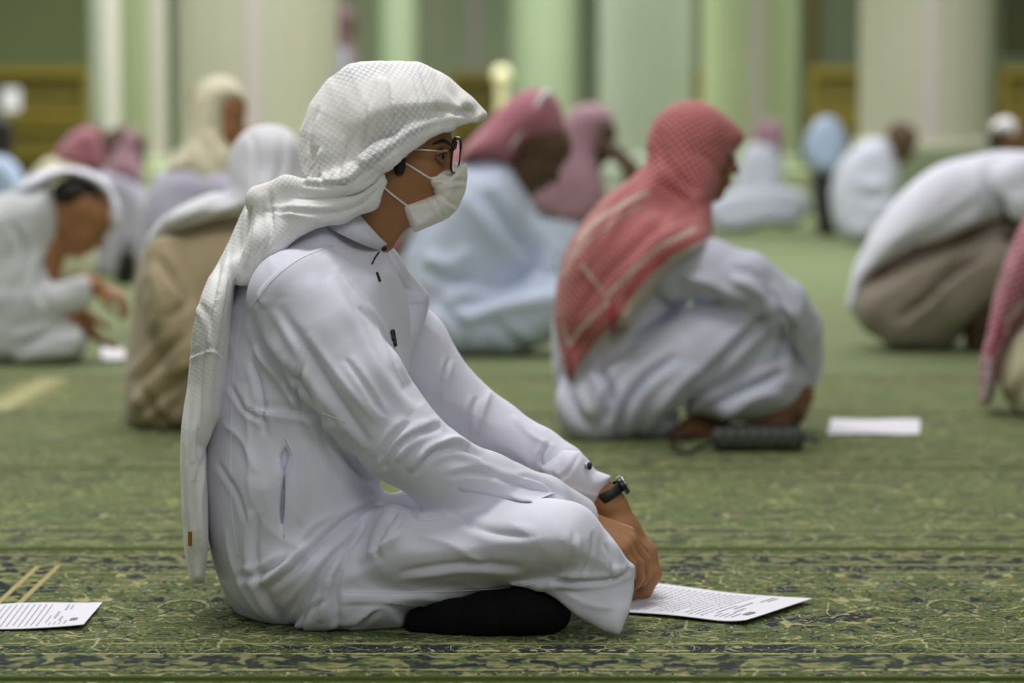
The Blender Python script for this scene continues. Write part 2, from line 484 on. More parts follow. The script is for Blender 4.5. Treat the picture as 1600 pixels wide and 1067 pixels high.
def scarf(name, base, dark, cell=.011, fine=True, contrast=1.0, rough=.8):
    """woven check: 'pc' holds cloth coordinates in metres, 'mk' painted-in borders (rgb + alpha = how much)"""
    t = NT(name); a = t.attr('pc'); sep = t.n('ShaderNodeSeparateXYZ'); t.l(a.outputs['Vector'], sep.inputs[0])
    k = 2 * math.pi / cell
    sx = t.math('SINE', t.math('MULTIPLY', sep.outputs[0], k)); sz = t.math('SINE', t.math('MULTIPLY', sep.outputs[1], k))
    dg = t.math('SINE', t.math('MULTIPLY', t.math('ADD', sep.outputs[0], sep.outputs[1]), k * 2))
    g = t.math('ADD', t.math('MULTIPLY', sx, sz), t.math('MULTIPLY', dg, .35))
    m = t.smooth(g, -.25, .3)
    lnx = t.smooth(t.math('MAXIMUM', sx, sz), .55, .95)
    if not fine: m = lnx
    if fine: m = t.math('MAXIMUM', m, t.math('MULTIPLY', t.smooth(t.noise(a.outputs['Vector'], 7, 2).outputs[0], .35, .62), .75))
    m = t.math('MULTIPLY', m, contrast)
    c = t.mix(m, lin(dark), lin(base))
    mk = t.attr('mk')
    c = t.mix(mk.outputs['Alpha'], c, mk.outputs['Color'])
    t.l(c, t.b.inputs['Base Color']); t.b.inputs['Roughness'].default_value = rough; t.b.inputs['Sheen Weight'].default_value = .15
    t.b.inputs['Specular IOR Level'].default_value = .2
    t.bump(m, .5, .0009)
    return t.m
M = {}
M['thobe'] = cloth('white_cotton', (226, 226, 240), .62, .1, .12)
M['thobe2'] = cloth('soft_white_cotton', (206, 208, 224))
M['thobe_blue'] = cloth('bluish_white_cotton', (200, 210, 232))
M['thobe_grey'] = cloth('greyish_white_cotton', (200, 202, 204))
M['lavender'] = cloth('lavender_white_cotton', (190, 186, 206))
M['blue'] = cloth('light_blue_cotton', (172, 190, 216))
M['cream'] = cloth('cream_cotton', (205, 200, 168))
M['beige'] = cloth('beige_wool', (172, 156, 124), .9, .3, .3, .08)
M['khaki'] = cloth('khaki_cotton', (144, 134, 120), .85, .2, .2, .08)
M['darkcloth'] = cloth('dark_cloth', (40, 44, 40))
M['white_scarf'] = scarf('white_woven_scarf', (244, 242, 236), (204, 205, 214), .0125, True)
M['white_plain_scarf'] = cloth('white_plain_scarf_cloth', (222, 222, 228))
M['red_scarf'] = scarf('red_checked_scarf', (216, 160, 156), (148, 32, 44), .0145, False)
M['rose_scarf'] = scarf('rose_checked_scarf', (202, 152, 162), (146, 66, 84), .016, False)
M['pink_scarf'] = scarf('pink_checked_scarf', (188, 158, 168), (148, 102, 118), .016, False)
M['cream_scarf'] = cloth('cream_scarf_cloth', (210, 202, 176), .85, .2, .2)
M['skin'] = skin('warm_brown_skin', (160, 118, 80))
M['skin_dark'] = skin('dark_brown_skin', (88, 68, 50))
M['skin_mid'] = skin('mid_brown_skin', (124, 90, 60))
M['hair'] = plain('black_hair', (26, 21, 19), .55, 0, .3, 60, bump=.5, bscale=400)
M['mask'] = cloth('mask_fleece', (240, 236, 228), .85, .1, .35)
M['loop'] = plain('white_elastic', (226, 222, 216), .7)
M['black'] = plain('black_plastic', (12, 12, 14), .3)
M['rubber'] = plain('black_rubber', (16, 16, 18), .5)
M['steel'] = plain('silver_metal', (190, 185, 190), .28, 1.0)
M['sock'] = plain('black_knit_sock', (14, 12, 14), .9, 0, .3, 90, bump=.5, bscale=500, spec=.2)
M['paper'] = plain('white_paper', (226, 224, 232), .8, 0, .01)
M['ink'] = plain('grey_printing_ink', (172, 172, 184), .8, 0, .15, 90)
M['ink_dark'] = plain('dark_printing_ink', (120, 120, 130), .8, 0, .4, 120)
M['orange'] = plain('orange_tag_cloth', (150, 92, 30), .8)
M['eye'] = plain('eye_white', (120, 104, 96), .25)
M['iris'] = plain('dark_iris', (26, 16, 12), .15)
M['pocket'] = M['thobe']
M['thread'] = plain('seam_thread', (206, 206, 222), .8)
def glassy():
    t = NT('spectacle_glass'); t.b.inputs['Base Color'].default_value = (1, 1, 1, 1); t.b.inputs['Roughness'].default_value = .02
    t.b.inputs['Transmission Weight'].default_value = 1.0; t.b.inputs['IOR'].default_value = 1.05; return t.m
M['glass'] = glassy()

def carpet_mat(name, tone, detail, cross=(), solid=False):
    """woven carpet: local x runs along the row, y across it (0 at the near edge, ROW at the far one)"""
    t = NT(name); tc = t.n('ShaderNodeTexCoord'); sp = t.n('ShaderNodeSeparateXYZ'); t.l(tc.outputs['Object'], sp.inputs[0])
    x0, y = sp.outputs[0], sp.outputs[1]
    x = t.math('PINGPONG', t.math('ADD', x0, 50.13), .62)
    ya = t.math('SUBTRACT', ROW / 2, t.math('ABSOLUTE', t.math('SUBTRACT', y, ROW / 2)))      # distance from the nearer long edge
    cb = t.n('ShaderNodeCombineXYZ'); t.l(x, cb.inputs[0]); t.l(y, cb.inputs[1]); v = cb.outputs[0]
    cb2 = t.n('ShaderNodeCombineXYZ'); t.l(x0, cb2.inputs[0]); t.l(y, cb2.inputs[1]); vu = cb2.outputs[0]
    g0, g1 = lin((102, 112, 64)), lin((76, 90, 44)); navy = lin((20, 24, 42)); cream = lin((176, 172, 120)); tan = lin((146, 122, 78)); teal = lin((106, 122, 98)); white = lin((182, 186, 164))
    c = t.mix(t.smooth(t.noise(v, 7, 2).outputs[0], .35, .65), g1, g0)
    warp = t.noise(v, 9, 3); wv = t.mix(.06, v, warp.outputs['Color'], 'ADD')
    # flower and leaf blobs
    def blobs(scale, thr, colr, seedoff, cc, sel=.55):
        mp = t.n('ShaderNodeMapping'); mp.inputs['Location'].default_value = (seedoff, seedoff * .7, 0); t.l(wv, mp.inputs[0])
        vo = t.n('ShaderNodeTexVoronoi'); vo.inputs['Scale'].default_value = scale; vo.inputs['Randomness'].default_value = .95; t.l(mp.outputs[0], vo.inputs['Vector'])
        s2 = t.n('ShaderNodeSeparateColor'); t.l(vo.outputs['Color'], s2.inputs[0])
        pet = t.math('ADD', vo.outputs['Distance'], t.math('MULTIPLY', t.noise(v, scale * 3.2, 2).outputs[0], .35))
        f = t.math('MULTIPLY', t.smooth(pet, thr + .06, thr - .02), t.math('GREATER_THAN', s2.outputs[0], sel))
        return t.mix(f, cc, colr)
    def vines(scale, w, colr, cc, off):
        mp = t.n('ShaderNodeMapping'); mp.inputs['Location'].default_value = (off, off, 0); t.l(v, mp.inputs[0])
        nz = t.noise(mp.outputs[0], scale, 1.5, .5, .6)
        ph = t.math('ABSOLUTE', t.math('SUBTRACT', t.math('FRACT', t.math('MULTIPLY', nz.outputs[0], 5.0)), .5))
        return t.mix(t.smooth(ph, w, w * .45), cc, colr)
    nv = t.noise(v, 6.5, 3, .6, 1.2)
    # navy grounds: large scrolls in the field, a dense band in the borders
    inb = t.math('MULTIPLY', t.smooth(ya, .05, .07), t.smooth(ya, .27, .24))
    thr = t.math('SUBTRACT', .60, t.math('MULTIPLY', inb, .12))
    nf = t.smooth(t.math('SUBTRACT', nv.outputs[0], thr), 0, .012)
    c = t.mix(nf, c, navy)
    c = vines(8, .07, cream, c, 3.1)
    c = vines(13, .08, navy, c, 7.7)
    c = vines(11, .07, teal, c, 1.3)
    c = blobs(34, .34, tan, 2.0, c, .5)
    c = blobs(46, .32, cream, 5.0, c, .55)
    c = blobs(60, .34, teal, 9.0, c, .45)
    c = blobs(70, .27, white, 13.0, c, .6)
    c = blobs(50, .30, navy, 17.0, c, .5)
    c = vines(22, .06, navy, c, 11.3)
    c = vines(17, .035, cream, c, 21.9)
    c = blobs(110, .3, white, 23.0, c, .6)
    c = blobs(95, .34, g1, 29.0, c, .4)
    c = blobs(120, .3, navy, 31.0, c, .55)
    c = blobs(85, .3, tan, 37.0, c, .55)
    # dense navy/cream border
    bn = t.noise(v, 26, 2, .5, 1.0)
    bb = t.mix(t.smooth(bn.outputs[0], .47, .5), navy, t.mix(t.smooth(t.noise(v, 40, 1).outputs[0], .45, .55), lin((84, 100, 58)), lin((140, 140, 96))))
    inb2 = t.math('MULTIPLY', t.smooth(ya, .075, .078), t.smooth(ya, .182, .178))
    c = t.mix(t.math('MULTIPLY', inb2, .85), c, bb)
    for (p, w, colr) in ((.055, .004, navy), (.068, .006, cream), (.188, .005, cream), (.2, .004, navy), (.27, .004, cream)):
        ln = t.smooth(t.math('ABSOLUTE', t.math('SUBTRACT', ya, p)), w, w * .6)
        brk = t.smooth(t.noise(vu, 38, 1).outputs[0], .38, .48)
        c = t.mix(t.math('MULTIPLY', ln, t.math('MULTIPLY', brk, .85)), c, colr)
    # plain green selvedge
    c = t.mix(t.smooth(ya, .026, .02), c, lin((64, 78, 26)))
    # cream bands that part one prayer place from the next
    for xb in cross:
        dx = t.math('ABSOLUTE', t.math('SUBTRACT', x0, xb))
        c = t.mix(t.math('MULTIPLY', t.smooth(dx, .07, .066), t.smooth(ya, .2, .21)), c, bb)
        if solid: c = t.mix(t.math('MULTIPLY', t.smooth(dx, .05, .044), t.smooth(ya, .1, .11)), c, lin((190, 182, 138)))
        for q in (.035, .07):
            l2 = t.smooth(t.math('ABSOLUTE', t.math('SUBTRACT', dx, q)), .006, .004)
            c = t.mix(t.math('MULTIPLY', l2, t.smooth(ya, .19, .2)), c, lin((176, 166, 110)))
    mute = t.mix(1 - detail, c, lin((112, 118, 80)))
    # bare wool: tone is how light this row's wool is
    c = t.mix(1.0, mute, tone, 'MULTIPLY')
    t.l(c, t.b.inputs['Base Color']); t.b.inputs['Roughness'].default_value = .95; t.b.inputs['Specular IOR Level'].default_value = .1
    t.b.inputs['Sheen Weight'].default_value = .12; t.b.inputs['Sheen Tint'].default_value = (.7, .9, .5, 1)
    pile = t.noise(tc.outputs['Object'], 420, 2)
    t.bump(pile.outputs[0], .8, .003)
    return t.m
# ------------------------------------------------------------------ room
ROW = 1.2
CROSS = (-1.02, -3.6, 2.9)
M['rug_near'] = carpet_mat('patterned_green_wool', (1, .97, 1, 1), 1.0, (-.87,))
M['rug_mid'] = carpet_mat('muted_green_wool', (1.12, 1.12, 1.1, 1), .7)  # same pattern, muted and lightened for the middle rows
M['rug_band'] = carpet_mat('banded_green_wool', (1.12, 1.12, 1.1, 1), .6, (-1.42,), True)
M['rug_far'] = plain('light_green_wool', (118, 128, 92), .95, 0, .12, 3, bump=.6, bscale=300, spec=.1)
M['floor'] = plain('grey_marble_floor', (70, 78, 52), .7)
v, f = box_vf(-16, 16, 1.0, 47, -.06, -.012); tag(mesh_obj('floor', v, f, M['floor'], loc=(0, 0, 0), smooth=False), kind='structure')
names = {-1: 'patterned green carpet row along the bottom edge of the photo, nearest the camera', 0: 'patterned green and navy carpet row under the masked man in glasses',
         1: 'patterned green carpet row just behind the masked man, in front of the black pouch', 2: 'green carpet row under the squatting man in red scarf and the black pouch',
         3: 'green carpet row behind the squatting man in red, under the blank sheet', 4: 'green carpet row under the front of the man in beige coat, far side'}
ynear = ground(800, 1061)[1]
for i in range(-1, 14):
    y0 = ynear + ROW * i
    far = i > 3
    v, f = box_vf(-5.5 - i * .3, 5.5 + i * .3, .006, ROW - .006, -.012, 0, .006)
    mt = M['rug_near'] if i < 1 else M['rug_mid'] if i < 3 else M['rug_band'] if i == 3 else M['rug_far']
    o = mesh_obj('carpet_row', v, f, mt, loc=None, smooth=False) if False else None
    me = bpy.data.meshes.new('carpet_row'); me.from_pydata(v, [], f); me.materials.append(mt)
    o = bpy.data.objects.new('carpet_row', me); COL.objects.link(o); o.location = (0, y0, 0)
    lab = names.get(i) or 'plain light green carpet row, pale row %s counting back from the front' % ('one two three four five six seven eight nine ten'.split()[i - 5])
    tag(o, lab, 'carpet', 'carpet rows running across the hall')
v, f = box_vf(-15, 15, ynear + ROW * 14, 45.8, -.012, -.002); 
tag(mesh_obj('hall_carpet', v, f, M['rug_far'], loc=(0, 0, 0), smooth=False), 'far light green carpet reaching the back wall of the hall', 'carpet')
WALL_Y = 46.0
M['wall'] = plain('pale_green_plaster', (186, 198, 160), .6, 0, .12, .5)
M['wall2'] = plain('blue_green_plaster', (150, 164, 132), .6, 0, .1, .5)
M['gold'] = plain('gilded_brass', (128, 112, 40), .45, .35, .2, 3)
M['gold_dark'] = plain('dark_gilded_brass', (98, 88, 30), .5, .35, .3, 4)
M['cream_marble'] = plain('cream_marble', (198, 196, 172), .32, 0, .06, 1.5)
M['green_marble'] = plain('pale_green_marble', (182, 194, 152), .34, 0, .08, 1.5)
M['blue_marble'] = plain('grey_green_marble', (170, 178, 160), .32, 0, .08, 1.5)
M['pale_marble_and_highlight'] = plain('pale_rose_marble_and_highlight', (206, 196, 190), .25, 0, .04, 1.5)  # serves the painted column highlights and one strip of the far wall
M['dark_marble'] = plain('dark_green_marble', (136, 146, 112), .5, 0, .1, 1)
v, f = box_vf(-16, 16, WALL_Y, WALL_Y + .3, -.06, 7); tag(mesh_obj('wall_back', v, f, M['wall2'], loc=(0, 0, 0), smooth=False), kind='structure')
for nm_, xa in (('wall_left', -16.3), ('wall_right', 16.0)):
    v, f = box_vf(xa, xa + .3, -6, WALL_Y, -.06, 7); tag(mesh_obj(nm_, v, f, M['wall2'], loc=(xa, 0, 0), smooth=False), kind='structure')
def xat(px, Y): return W(px, 200, Y)[0]
def slab(name, px0, px1, Y, z0, z1, mat, depth=.25, parent=None, b=0.03):
    x0, x1 = xat(px0, Y), xat(px1, Y)
    v, f = box_vf(x0, x1, Y, Y + depth, z0, z1, 0)
    return mesh_obj(name, v, f, mat, parent, loc=None if parent else ((x0 + x1) / 2, Y, 0), smooth=False)
# wall pilasters (flat strips of the far wall)
for k, (a, b, mt) in enumerate(((545, 590, 'green_marble'), (655, 700, 'green_marble'), (812, 860, 'wall'), (1262, 1278, 'gold'), (905, 935, 'wall2'), (735, 750, 'pale_marble_and_highlight'))):
    tag(slab('trim_%d' % (k + 1), a, b, WALL_Y - .12, 0, 6.8, M[mt], .14), kind='structure')
M['olive'] = plain('olive_green_plaster', (160, 172, 118), .6, 0, .1, .5)
tag(slab('trim_8', -150, 150, WALL_Y - .06, 0, 6.8, M['olive'], .1), kind='structure'); tag(slab('trim_9', 528, 1100, WALL_Y - .06, 0, 6.8, M['wall'], .1), kind='structure')
M['dark_wall'] = plain('dark_olive_plaster', (100, 100, 66), .6, 0, .1, .5); tag(slab('trim_10', 1562, 1700, WALL_Y - .06, 2.0, 6.8, M['dark_wall'], .1), kind='structure')  # darker olive panel on the far wall above the right bookcase
# gilded book shelves in front of the far wall
def shelf(px0, px1, Y, label, rows=3, top=None):
    zt = W(800, 110, Y)[2] if top is None else W(800, top, Y)[2]
    x0, x1 = xat(px0, Y), xat(px1, Y)
    root = empty('bookcase', ((x0 + x1) / 2, Y, 0)); tag(root, label, 'bookcase', 'gilded bookcases along the far wall')
    mesh_obj('back_panel', *box_vf(x0, x1, Y + .3, Y + .34, 0, zt), M['gold_dark'], root, smooth=False)
    for s in (x0, x1 - .08): mesh_obj('side_panel', *box_vf(s, s + .08, Y, Y + .34, 0, zt), M['gold'], root, smooth=False)
    for r in range(rows + 1):
        z = zt * r / rows
        mesh_obj('shelf_board', *box_vf(x0, x1, Y - .02, Y + .3, max(0, z - .07), z + .01 if r < rows else zt + .04), M['gold'], root, smooth=False)
    mesh_obj('front_grille', *box_vf(x0 + .08, x1 - .08, Y + .08, Y + .11, .04, zt - .1), M['gold_dark'], root, smooth=False)
    mesh_obj('rail', *box_vf(x0 + .08, x1 - .08, Y + .03, Y + .08, zt * .52, zt * .62), M['gold'], root, smooth=False)
    return root
shelf(-60, 142, 33, 'gilded bookcase at the far left behind the pink scarfs')
shelf(700, 788, 36, 'gilded bookcase beyond the peak of the masked man\'s scarf', top=118)
shelf(1085, 1106, 36, 'narrow gilded bookcase end beside the light green column', top=112)
shelf(1262, 1362, 35, 'gilded bookcase above the man in light blue')
shelf(1562, 1680, 35, 'gilded bookcase at the far right above the man in a cap')
# columns
def column(px0, px1, Y, mat, label, base_top=None, hexa=28, streak=None, basemat=None):
    x0, x1 = xat(px0, Y), xat(px1, Y); r = (x1 - x0) / 2; cx = (x0 + x1) / 2
    root = empty('column', (cx, Y + r, 0)); tag(root, label, 'column', 'marble columns of the hall')
    zb = .5 if base_top is None else W(800, base_top, Y)[2]
    n = 16
    V = []; Fc = []
    # fluted shaft: shallow flats between small fillets
    m = 64
    for z in (zb, 7.0):
        for k in range(m):
            a = 2 * math.pi * k / m; rr = r * (1 - .018 * abs(math.sin(a * 8)))
            V.append((cx + rr * math.cos(a), Y + r + rr * math.sin(a), z))
    for k in range(m): Fc.append((k, (k + 1) % m, m + (k + 1) % m, m + k))
    mesh_obj('shaft', V, Fc, M[mat], root, smooth=True)
    mesh_obj('torus_moulding', *lathe_vf([(r * 1.0, zb - .02), (r * 1.09, zb), (r * 1.1, zb + .04), (r * 1.06, zb + .08), (r * 1.0, zb + .1)], 40, (cx, Y + r, 0)), M[mat], root)
    w = r * 1.16
    mesh_obj('pedestal', *box_vf(cx - w, cx + w, Y + r - w, Y + r + w, 0, zb, .03), M[basemat or mat], root, smooth=False)
    mesh_obj('plinth', *box_vf(cx - w * 1.06, cx + w * 1.06, Y + r - w * 1.06, Y + r + w * 1.06, 0, .15, .02), M[basemat or mat], root, smooth=False)
    if streak:
        a = xat(streak[0], Y) ; b = xat(streak[1], Y)
        ca, cb = [max(-.98, min(.98, (q - cx) / r)) for q in (a, b)]
        th = np.linspace(math.acos(ca), math.acos(cb), 5)
        V = [(cx + r * 1.004 * math.cos(t), Y + r - r * 1.004 * math.sin(t), z) for z in (zb + .1, 7.0) for t in th]
        mesh_obj('highlight_strip', V, [(i, i + 1, i + 6, i + 5) for i in range(4)], M['pale_marble_and_highlight'], root)  # pale strip: the polished shaft's highlight put into the colour
    return root
column(262, 520, 17.5, 'cream_marble', 'thick cream marble column behind the cream scarfed man', 260, streak=(383, 412), basemat='green_marble')
column(1355, 1566, 20.5, 'cream_marble', 'thick cream marble column behind the bare-headed man', 236, streak=(1440, 1468), basemat='dark_marble')
column(1102, 1253, 25, 'green_marble', 'light green column right of the squatting man\'s red scarf', 262, streak=(1172, 1194))
column(938, 1086, 27, 'blue_marble', 'grey green column between the pink scarf and the red scarf', 258)
column(186, 258, 27, 'green_marble', 'slim light green column left of the thick cream column', 262, streak=(232, 256))
column(138, 186, 30, 'blue_marble', 'slim grey green column at the end of the left bookcase', 255, streak=(166, 190))
column(796, 905, 34, 'wall2', 'pale column far behind the bowed man in the rose scarf', 250)
column(590, 652, 34, 'wall2', 'pale green column partly behind the peaked white scarf', 250)
# ------------------------------------------------------------------ the masked man in front
def person(fig, prims, label, h=.006, mat=None, group=None, folds=(), wr=None):
    V, Q = nets(prims, h); V = relax(V, Q, 2)
    if len(folds): V = displace(V, Q, folds, True, wr, fig.seed)
    o = mesh_obj('person', V, Q, mat or M['skin_mid'], None, loc=fig.base)
    tag(o, label, 'person', group); return o
def eyes(fig, root, size=.0122):
    L, z = fig.H['L'], fig.H['z']
    for q in (-1, 1):
        c = L(.083, q * .033, -.008)
        V, Fc = ball(c, size * z, 14); mesh_obj('eye', V, Fc, M['eye'], root)
        c2 = L(.083 + .0075, q * .0345, -.008)
        V, Fc = ball(c2, .0062 * z, 12); mesh_obj('iris', V, Fc, M['iris'], bpy.context.scene.objects[-1] if False else root)
def ball(c, r, n=16):
    V = []; Fc = []; m = n // 2; r = np.array(r) if not np.isscalar(r) else np.array([r] * 3)
    for i in range(m + 1):
        t = math.pi * i / m
        for k in range(n):
            a = 2 * math.pi * k / n
            V.append(np.array(c) + r * np.array([math.sin(t) * math.cos(a), math.sin(t) * math.sin(a), math.cos(t)]))
    for i in range(m):
        for k in range(n): Fc.append((i * n + k, (i + 1) * n + k, (i + 1) * n + (k + 1) % n, i * n + (k + 1) % n))
    return V, Fc

A = Fig(4.34, 560, 'main', 3)
P = A.P
# --- body: one surface from head to hands (most of it inside the clothes)
hd = A.head(606, 230, 0.0, yaw=-2, pitch=-4, size=.955)
bod = hd + [A.tube([(590, 290, .0, 46), (572, 345, 0, 47), (548, 400, 0, 48)], .04),
            A.tube([(604, 325, 0, 26), (590, 372, 0, 20)], .03),
            A.tube([(520, 470, 0, 60), (490, 600, 0, 85), (470, 850, 0, 95)], .05),
            A.tube([(478, 460, -.10, 36), (560, 605, -.16, 34), (650, 715, -.15, 30), (830, 785, -.05, 22), (905, 815, .03, 20)], .03),
            A.tube([(540, 450, .12, 40), (650, 565, .21, 32), (760, 680, .2, 30), (905, 752, .13, 22), (950, 788, .122, 24)], .03),
            A.tube([(470, 890, -.08, 70), (860, 860, -.15, 40)], .04), A.tube([(470, 890, .08, 70), (830, 865, .22, 40)], .04)]
# left hand on the paper: back of the hand outwards, fingertips down
J = lambda a, b, o, r: (a, b, o, r)
bod += [A.tube([J(930, 758, .125, 23), J(956, 795, .122, 24.5), J(972, 830, .12, 26)], .012),
        A.tube([J(972, 830, .12, 26), J(990, 868, .118, 25)], .015, sq=.75),
        A.tube([J(968, 822, .13, 24), J(1000, 858, .13, 18)], .012),
        A.tube([J(985, 838, .125, 20), J(1007, 866, .112, 18.5), J(1018, 897, .105, 14.5), J(1006, 920, .105, 12.5), J(989, 934, .1, 10)], .006),   # index finger
        A.tube([J(985, 838, .145, 20), J(1004, 868, .138, 17), J(1012, 902, .132, 13.5), J(998, 926, .13, 12), J(984, 938, .125, 9.5)], .003),
        A.tube([J(980, 838, .16, 18), J(994, 872, .16, 16), J(1001, 904, .156, 13), J(988, 926, .154, 11.5), J(976, 938, .15, 9.5)], .003),
        A.tube([J(975, 838, .17, 17), J(984, 872, .178, 14), J(988, 900, .176, 11.5), J(978, 920, .174, 10.5), J(968, 934, .17, 8.5)], .003),
        A.tube([J(962, 822, .11, 19), J(974, 852, .092, 16.5), J(984, 888, .082, 12.5), J(985, 914, .082, 10.5), J(984, 932, .084, 8.5)], .008)]  # thumb
bod += A.hand(P(905, 815, .03), (1, 0, -.5), (0, -.4, 1), (0, 1, 0), .6)
man = person(A, bod, 'man in glasses and white face mask sitting cross-legged in front, hand on a printed sheet', .0042, M['skin'],
             folds=[('ridge', .0012, 3, [(958, 800), (975, 835), (988, 862)]), ('ridge', .001, 2.5, [(968, 798), (985, 830), (1000, 858)]),
                    ('crease', .0012, 2.5, [(1004, 893), (1012, 897), (1020, 899)]), ('crease', .001, 2, [(668, 247), (680, 250), (692, 250)]),
                    ('ridge', .0012, 3, [(670, 232), (682, 228), (697, 231)])])
eyes(A, man)
# lids, lashes, brow
L = A.H['L']
q = -1
for nm, ps, r, mt in (('eyelid', [(.082, -.047, -.006), (.0945, -.042, .0005), (.097, -.034, .0025), (.0965, -.026, -.001)], .0024, 'skin'),
                      ('eyelash', [(.083, -.048, -.0085), (.0965, -.043, -.003), (.0995, -.035, -.0012), (.0985, -.026, -.004)], .0009, 'hair'),
                      ('lower_eyelid', [(.083, -.047, -.010), (.092, -.042, -.0155), (.0945, -.034, -.0165), (.095, -.026, -.013)], .0022, 'skin')):
    pp = spline([L(*p) for p in ps], 5)
    mesh_obj(nm, *tube_vf(pp, r * np.sin(np.linspace(.3, math.pi - .3, len(pp)))), M[mt], man)
def brow(sd):
    pp = spline([A.H['L'](*p) for p in ((.076, sd * .053, .010), (.089, sd * .045, .0165), (.0985, sd * .030, .0165), (.1035, sd * .014, .011))], 5)
    rr = .0036 * np.sin(np.linspace(.25, math.pi - .45, len(pp)))
    mesh_obj('eyebrow', *tube_vf(pp, rr, 8), M['hair'], man)
brow(-1); brow(1)
build(A, 'sideburn', [A.poly([(614, 250), (634, 246), (633, 262), (630, 274), (619, 274), (616, 262)], .006, .004, -.0665, smooth=False)], .0025, M['hair'], man, wr=[(.0012, 300, 60, 0)])

# --- thobe
torso = [(508, 334), (552, 364), (597, 384), (622, 430), (640, 500), (634, 600), (604, 700), (594, 770), (625, 840), (640, 900), (632, 968), (590, 980), (540, 998), (470, 999), (405, 985), (362, 945),
         (338, 890), (318, 800), (314, 700), (328, 570), (352, 470), (392, 398), (445, 358)]
th = [A.poly(torso, [(520, 400, .135), (480, 460, .19), (460, 640, .165), (450, 800, .185), (450, 930, .215), (600, 440, .15), (630, 600, .14), (560, 350, .088), (600, 395, .075)], [(450, 350, .14), (450, 600, .16), (450, 950, .15), (600, 400, .09), (620, 700, .1)], 0.0),
      # near sleeve
      A.tube([(458, 462, -.135, 70), (500, 520, -.15, 74), (560, 605, -.165, 74), (628, 690, -.175, 66), (690, 735, -.17, 58), (760, 755, -.13, 47), (850, 782, -.08, 37), (900, 808, -.03, 34)], .035),
      # far sleeve
      A.tube([(590, 470, .13, 55), (640, 540, .19, 58), (700, 622, .21, 52), (770, 672, .21, 47), (840, 708, .17, 39), (880, 728, .145, 36)], .03),
      # near thigh and knee
      A.poly([(540, 850), (600, 790), (660, 800), (740, 796), (800, 783), (868, 780), (915, 793), (948, 832), (972, 868), (975, 900), (940, 912), (880, 905), (800, 912), (700, 922), (600, 940), (520, 955), (470, 930), (480, 880)],
             [(560, 900, .12), (700, 860, .10), (880, 850, .105), (970, 880, .07)], .075, [(500, 900, -.08), (700, 860, -.14), (880, 850, -.18), (970, 880, -.17)], .03),
      A.poly([(500, 900), (700, 905), (860, 905), (780, 925), (700, 940), (645, 958), (625, 985), (560, 992), (500, 999), (460, 980)], .10, .05, -.1, .02),
      # far thigh
      A.tube([(560, 860, .1, 60), (700, 855, .2, 62), (850, 860, .23, 58)], .03),
      A.tube([(590, 800, .02, 26), (640, 788, .05, 22), (700, 806, .02, 20)], .03),
      # hem flap hanging off the knee
      A.poly([(868, 900), (905, 862), (948, 838), (972, 872), (992, 884), (990, 920), (982, 955), (967, 993), (935, 980), (900, 962), (872, 938), (850, 918), (800, 912)],
             [(900, 880, .05), (960, 980, .012), (990, 890, .02), (900, 950, .012)], .022, [(880, 900, -.2), (940, 850, -.17), (990, 890, -.165), (967, 990, -.215), (900, 955, -.22)], .012, smooth=False),
      # slit of the side pocket
      A.poly([(446, 688), (456, 712), (448, 740), (445, 790), (442, 838), (437, 800), (440, 745), (436, 712)], .035, .007, -.19, .004, 'sub', False)]
FO = []
def F(kind, amp, wd, *pts): FO.append((kind, amp * (1.5 if kind != 'step' else 1.3), max(4.2, wd * .85) if kind != 'step' else wd, list(pts)))
# sleeve
F('ridge', .006, 16, (505, 400), (560, 470), (600, 540), (640, 600)); F('fold', .005, 14, (520, 430), (570, 520), (610, 590), (650, 640))
F('crease', .006, 8, (600, 735), (620, 700), (655, 676), (690, 668)); F('crease', .005, 8, (592, 720), (610, 690), (640, 660)); F('ridge', .006, 9, (640, 735), (665, 700), (700, 690), (730, 700))
F('crease', .005, 7, (648, 745), (672, 712), (712, 700), (750, 716)); F('ridge', .004, 7, (620, 720), (640, 686), (672, 662))
F('fold', .004, 10, (430, 480), (480, 560), (530, 640), (575, 700)); F('ridge', .005, 14, (395, 500), (450, 560), (500, 630), (540, 680)); F('crease', .004, 7, (700, 745), (750, 738), (820, 760), (860, 775))
F('ridge', .003, 7, (690, 690), (720, 700), (760, 735)); F('crease', .003, 6, (560, 480), (590, 520), (620, 575)); F('ridge', .004, 10, (480, 520), (540, 600), (590, 660))
F('crease', .0035, 6, (540, 560), (575, 610), (600, 650)); F('ridge', .004, 8, (770, 742), (810, 750), (850, 770)); F('crease', .003, 5, (800, 745), (840, 752), (880, 778))
# arm meets body
F('crease', .007, 10, (385, 480), (420, 545), (470, 620), (520, 690), (560, 738), (600, 760)); F('crease', .006, 8, (440, 560), (480, 600), (500, 640)); F('ridge', .005, 10, (400, 540), (440, 590), (470, 640))
# side of body
F('fold', .003, 10, (400, 640), (470, 648), (530, 660)); F('crease', .004, 7, (395, 560), (410, 620), (412, 680)); F('ridge', .003, 8, (385, 600), (390, 700), (392, 790))
F('ridge', .003, 8, (470, 690), (474, 760), (468, 820)); F('crease', .003, 8, (500, 640), (505, 700), (530, 760)); F('ridge', .004, 10, (520, 690), (550, 740), (590, 780)); F('crease', .003, 7, (478, 560), (470, 620), (468, 660))
F('crease', .003, 6, (360, 600), (385, 640), (420, 660)); F('ridge', .003, 7, (345, 660), (380, 690), (400, 740)); F('crease', .003, 6, (340, 720), (370, 770), (385, 820))
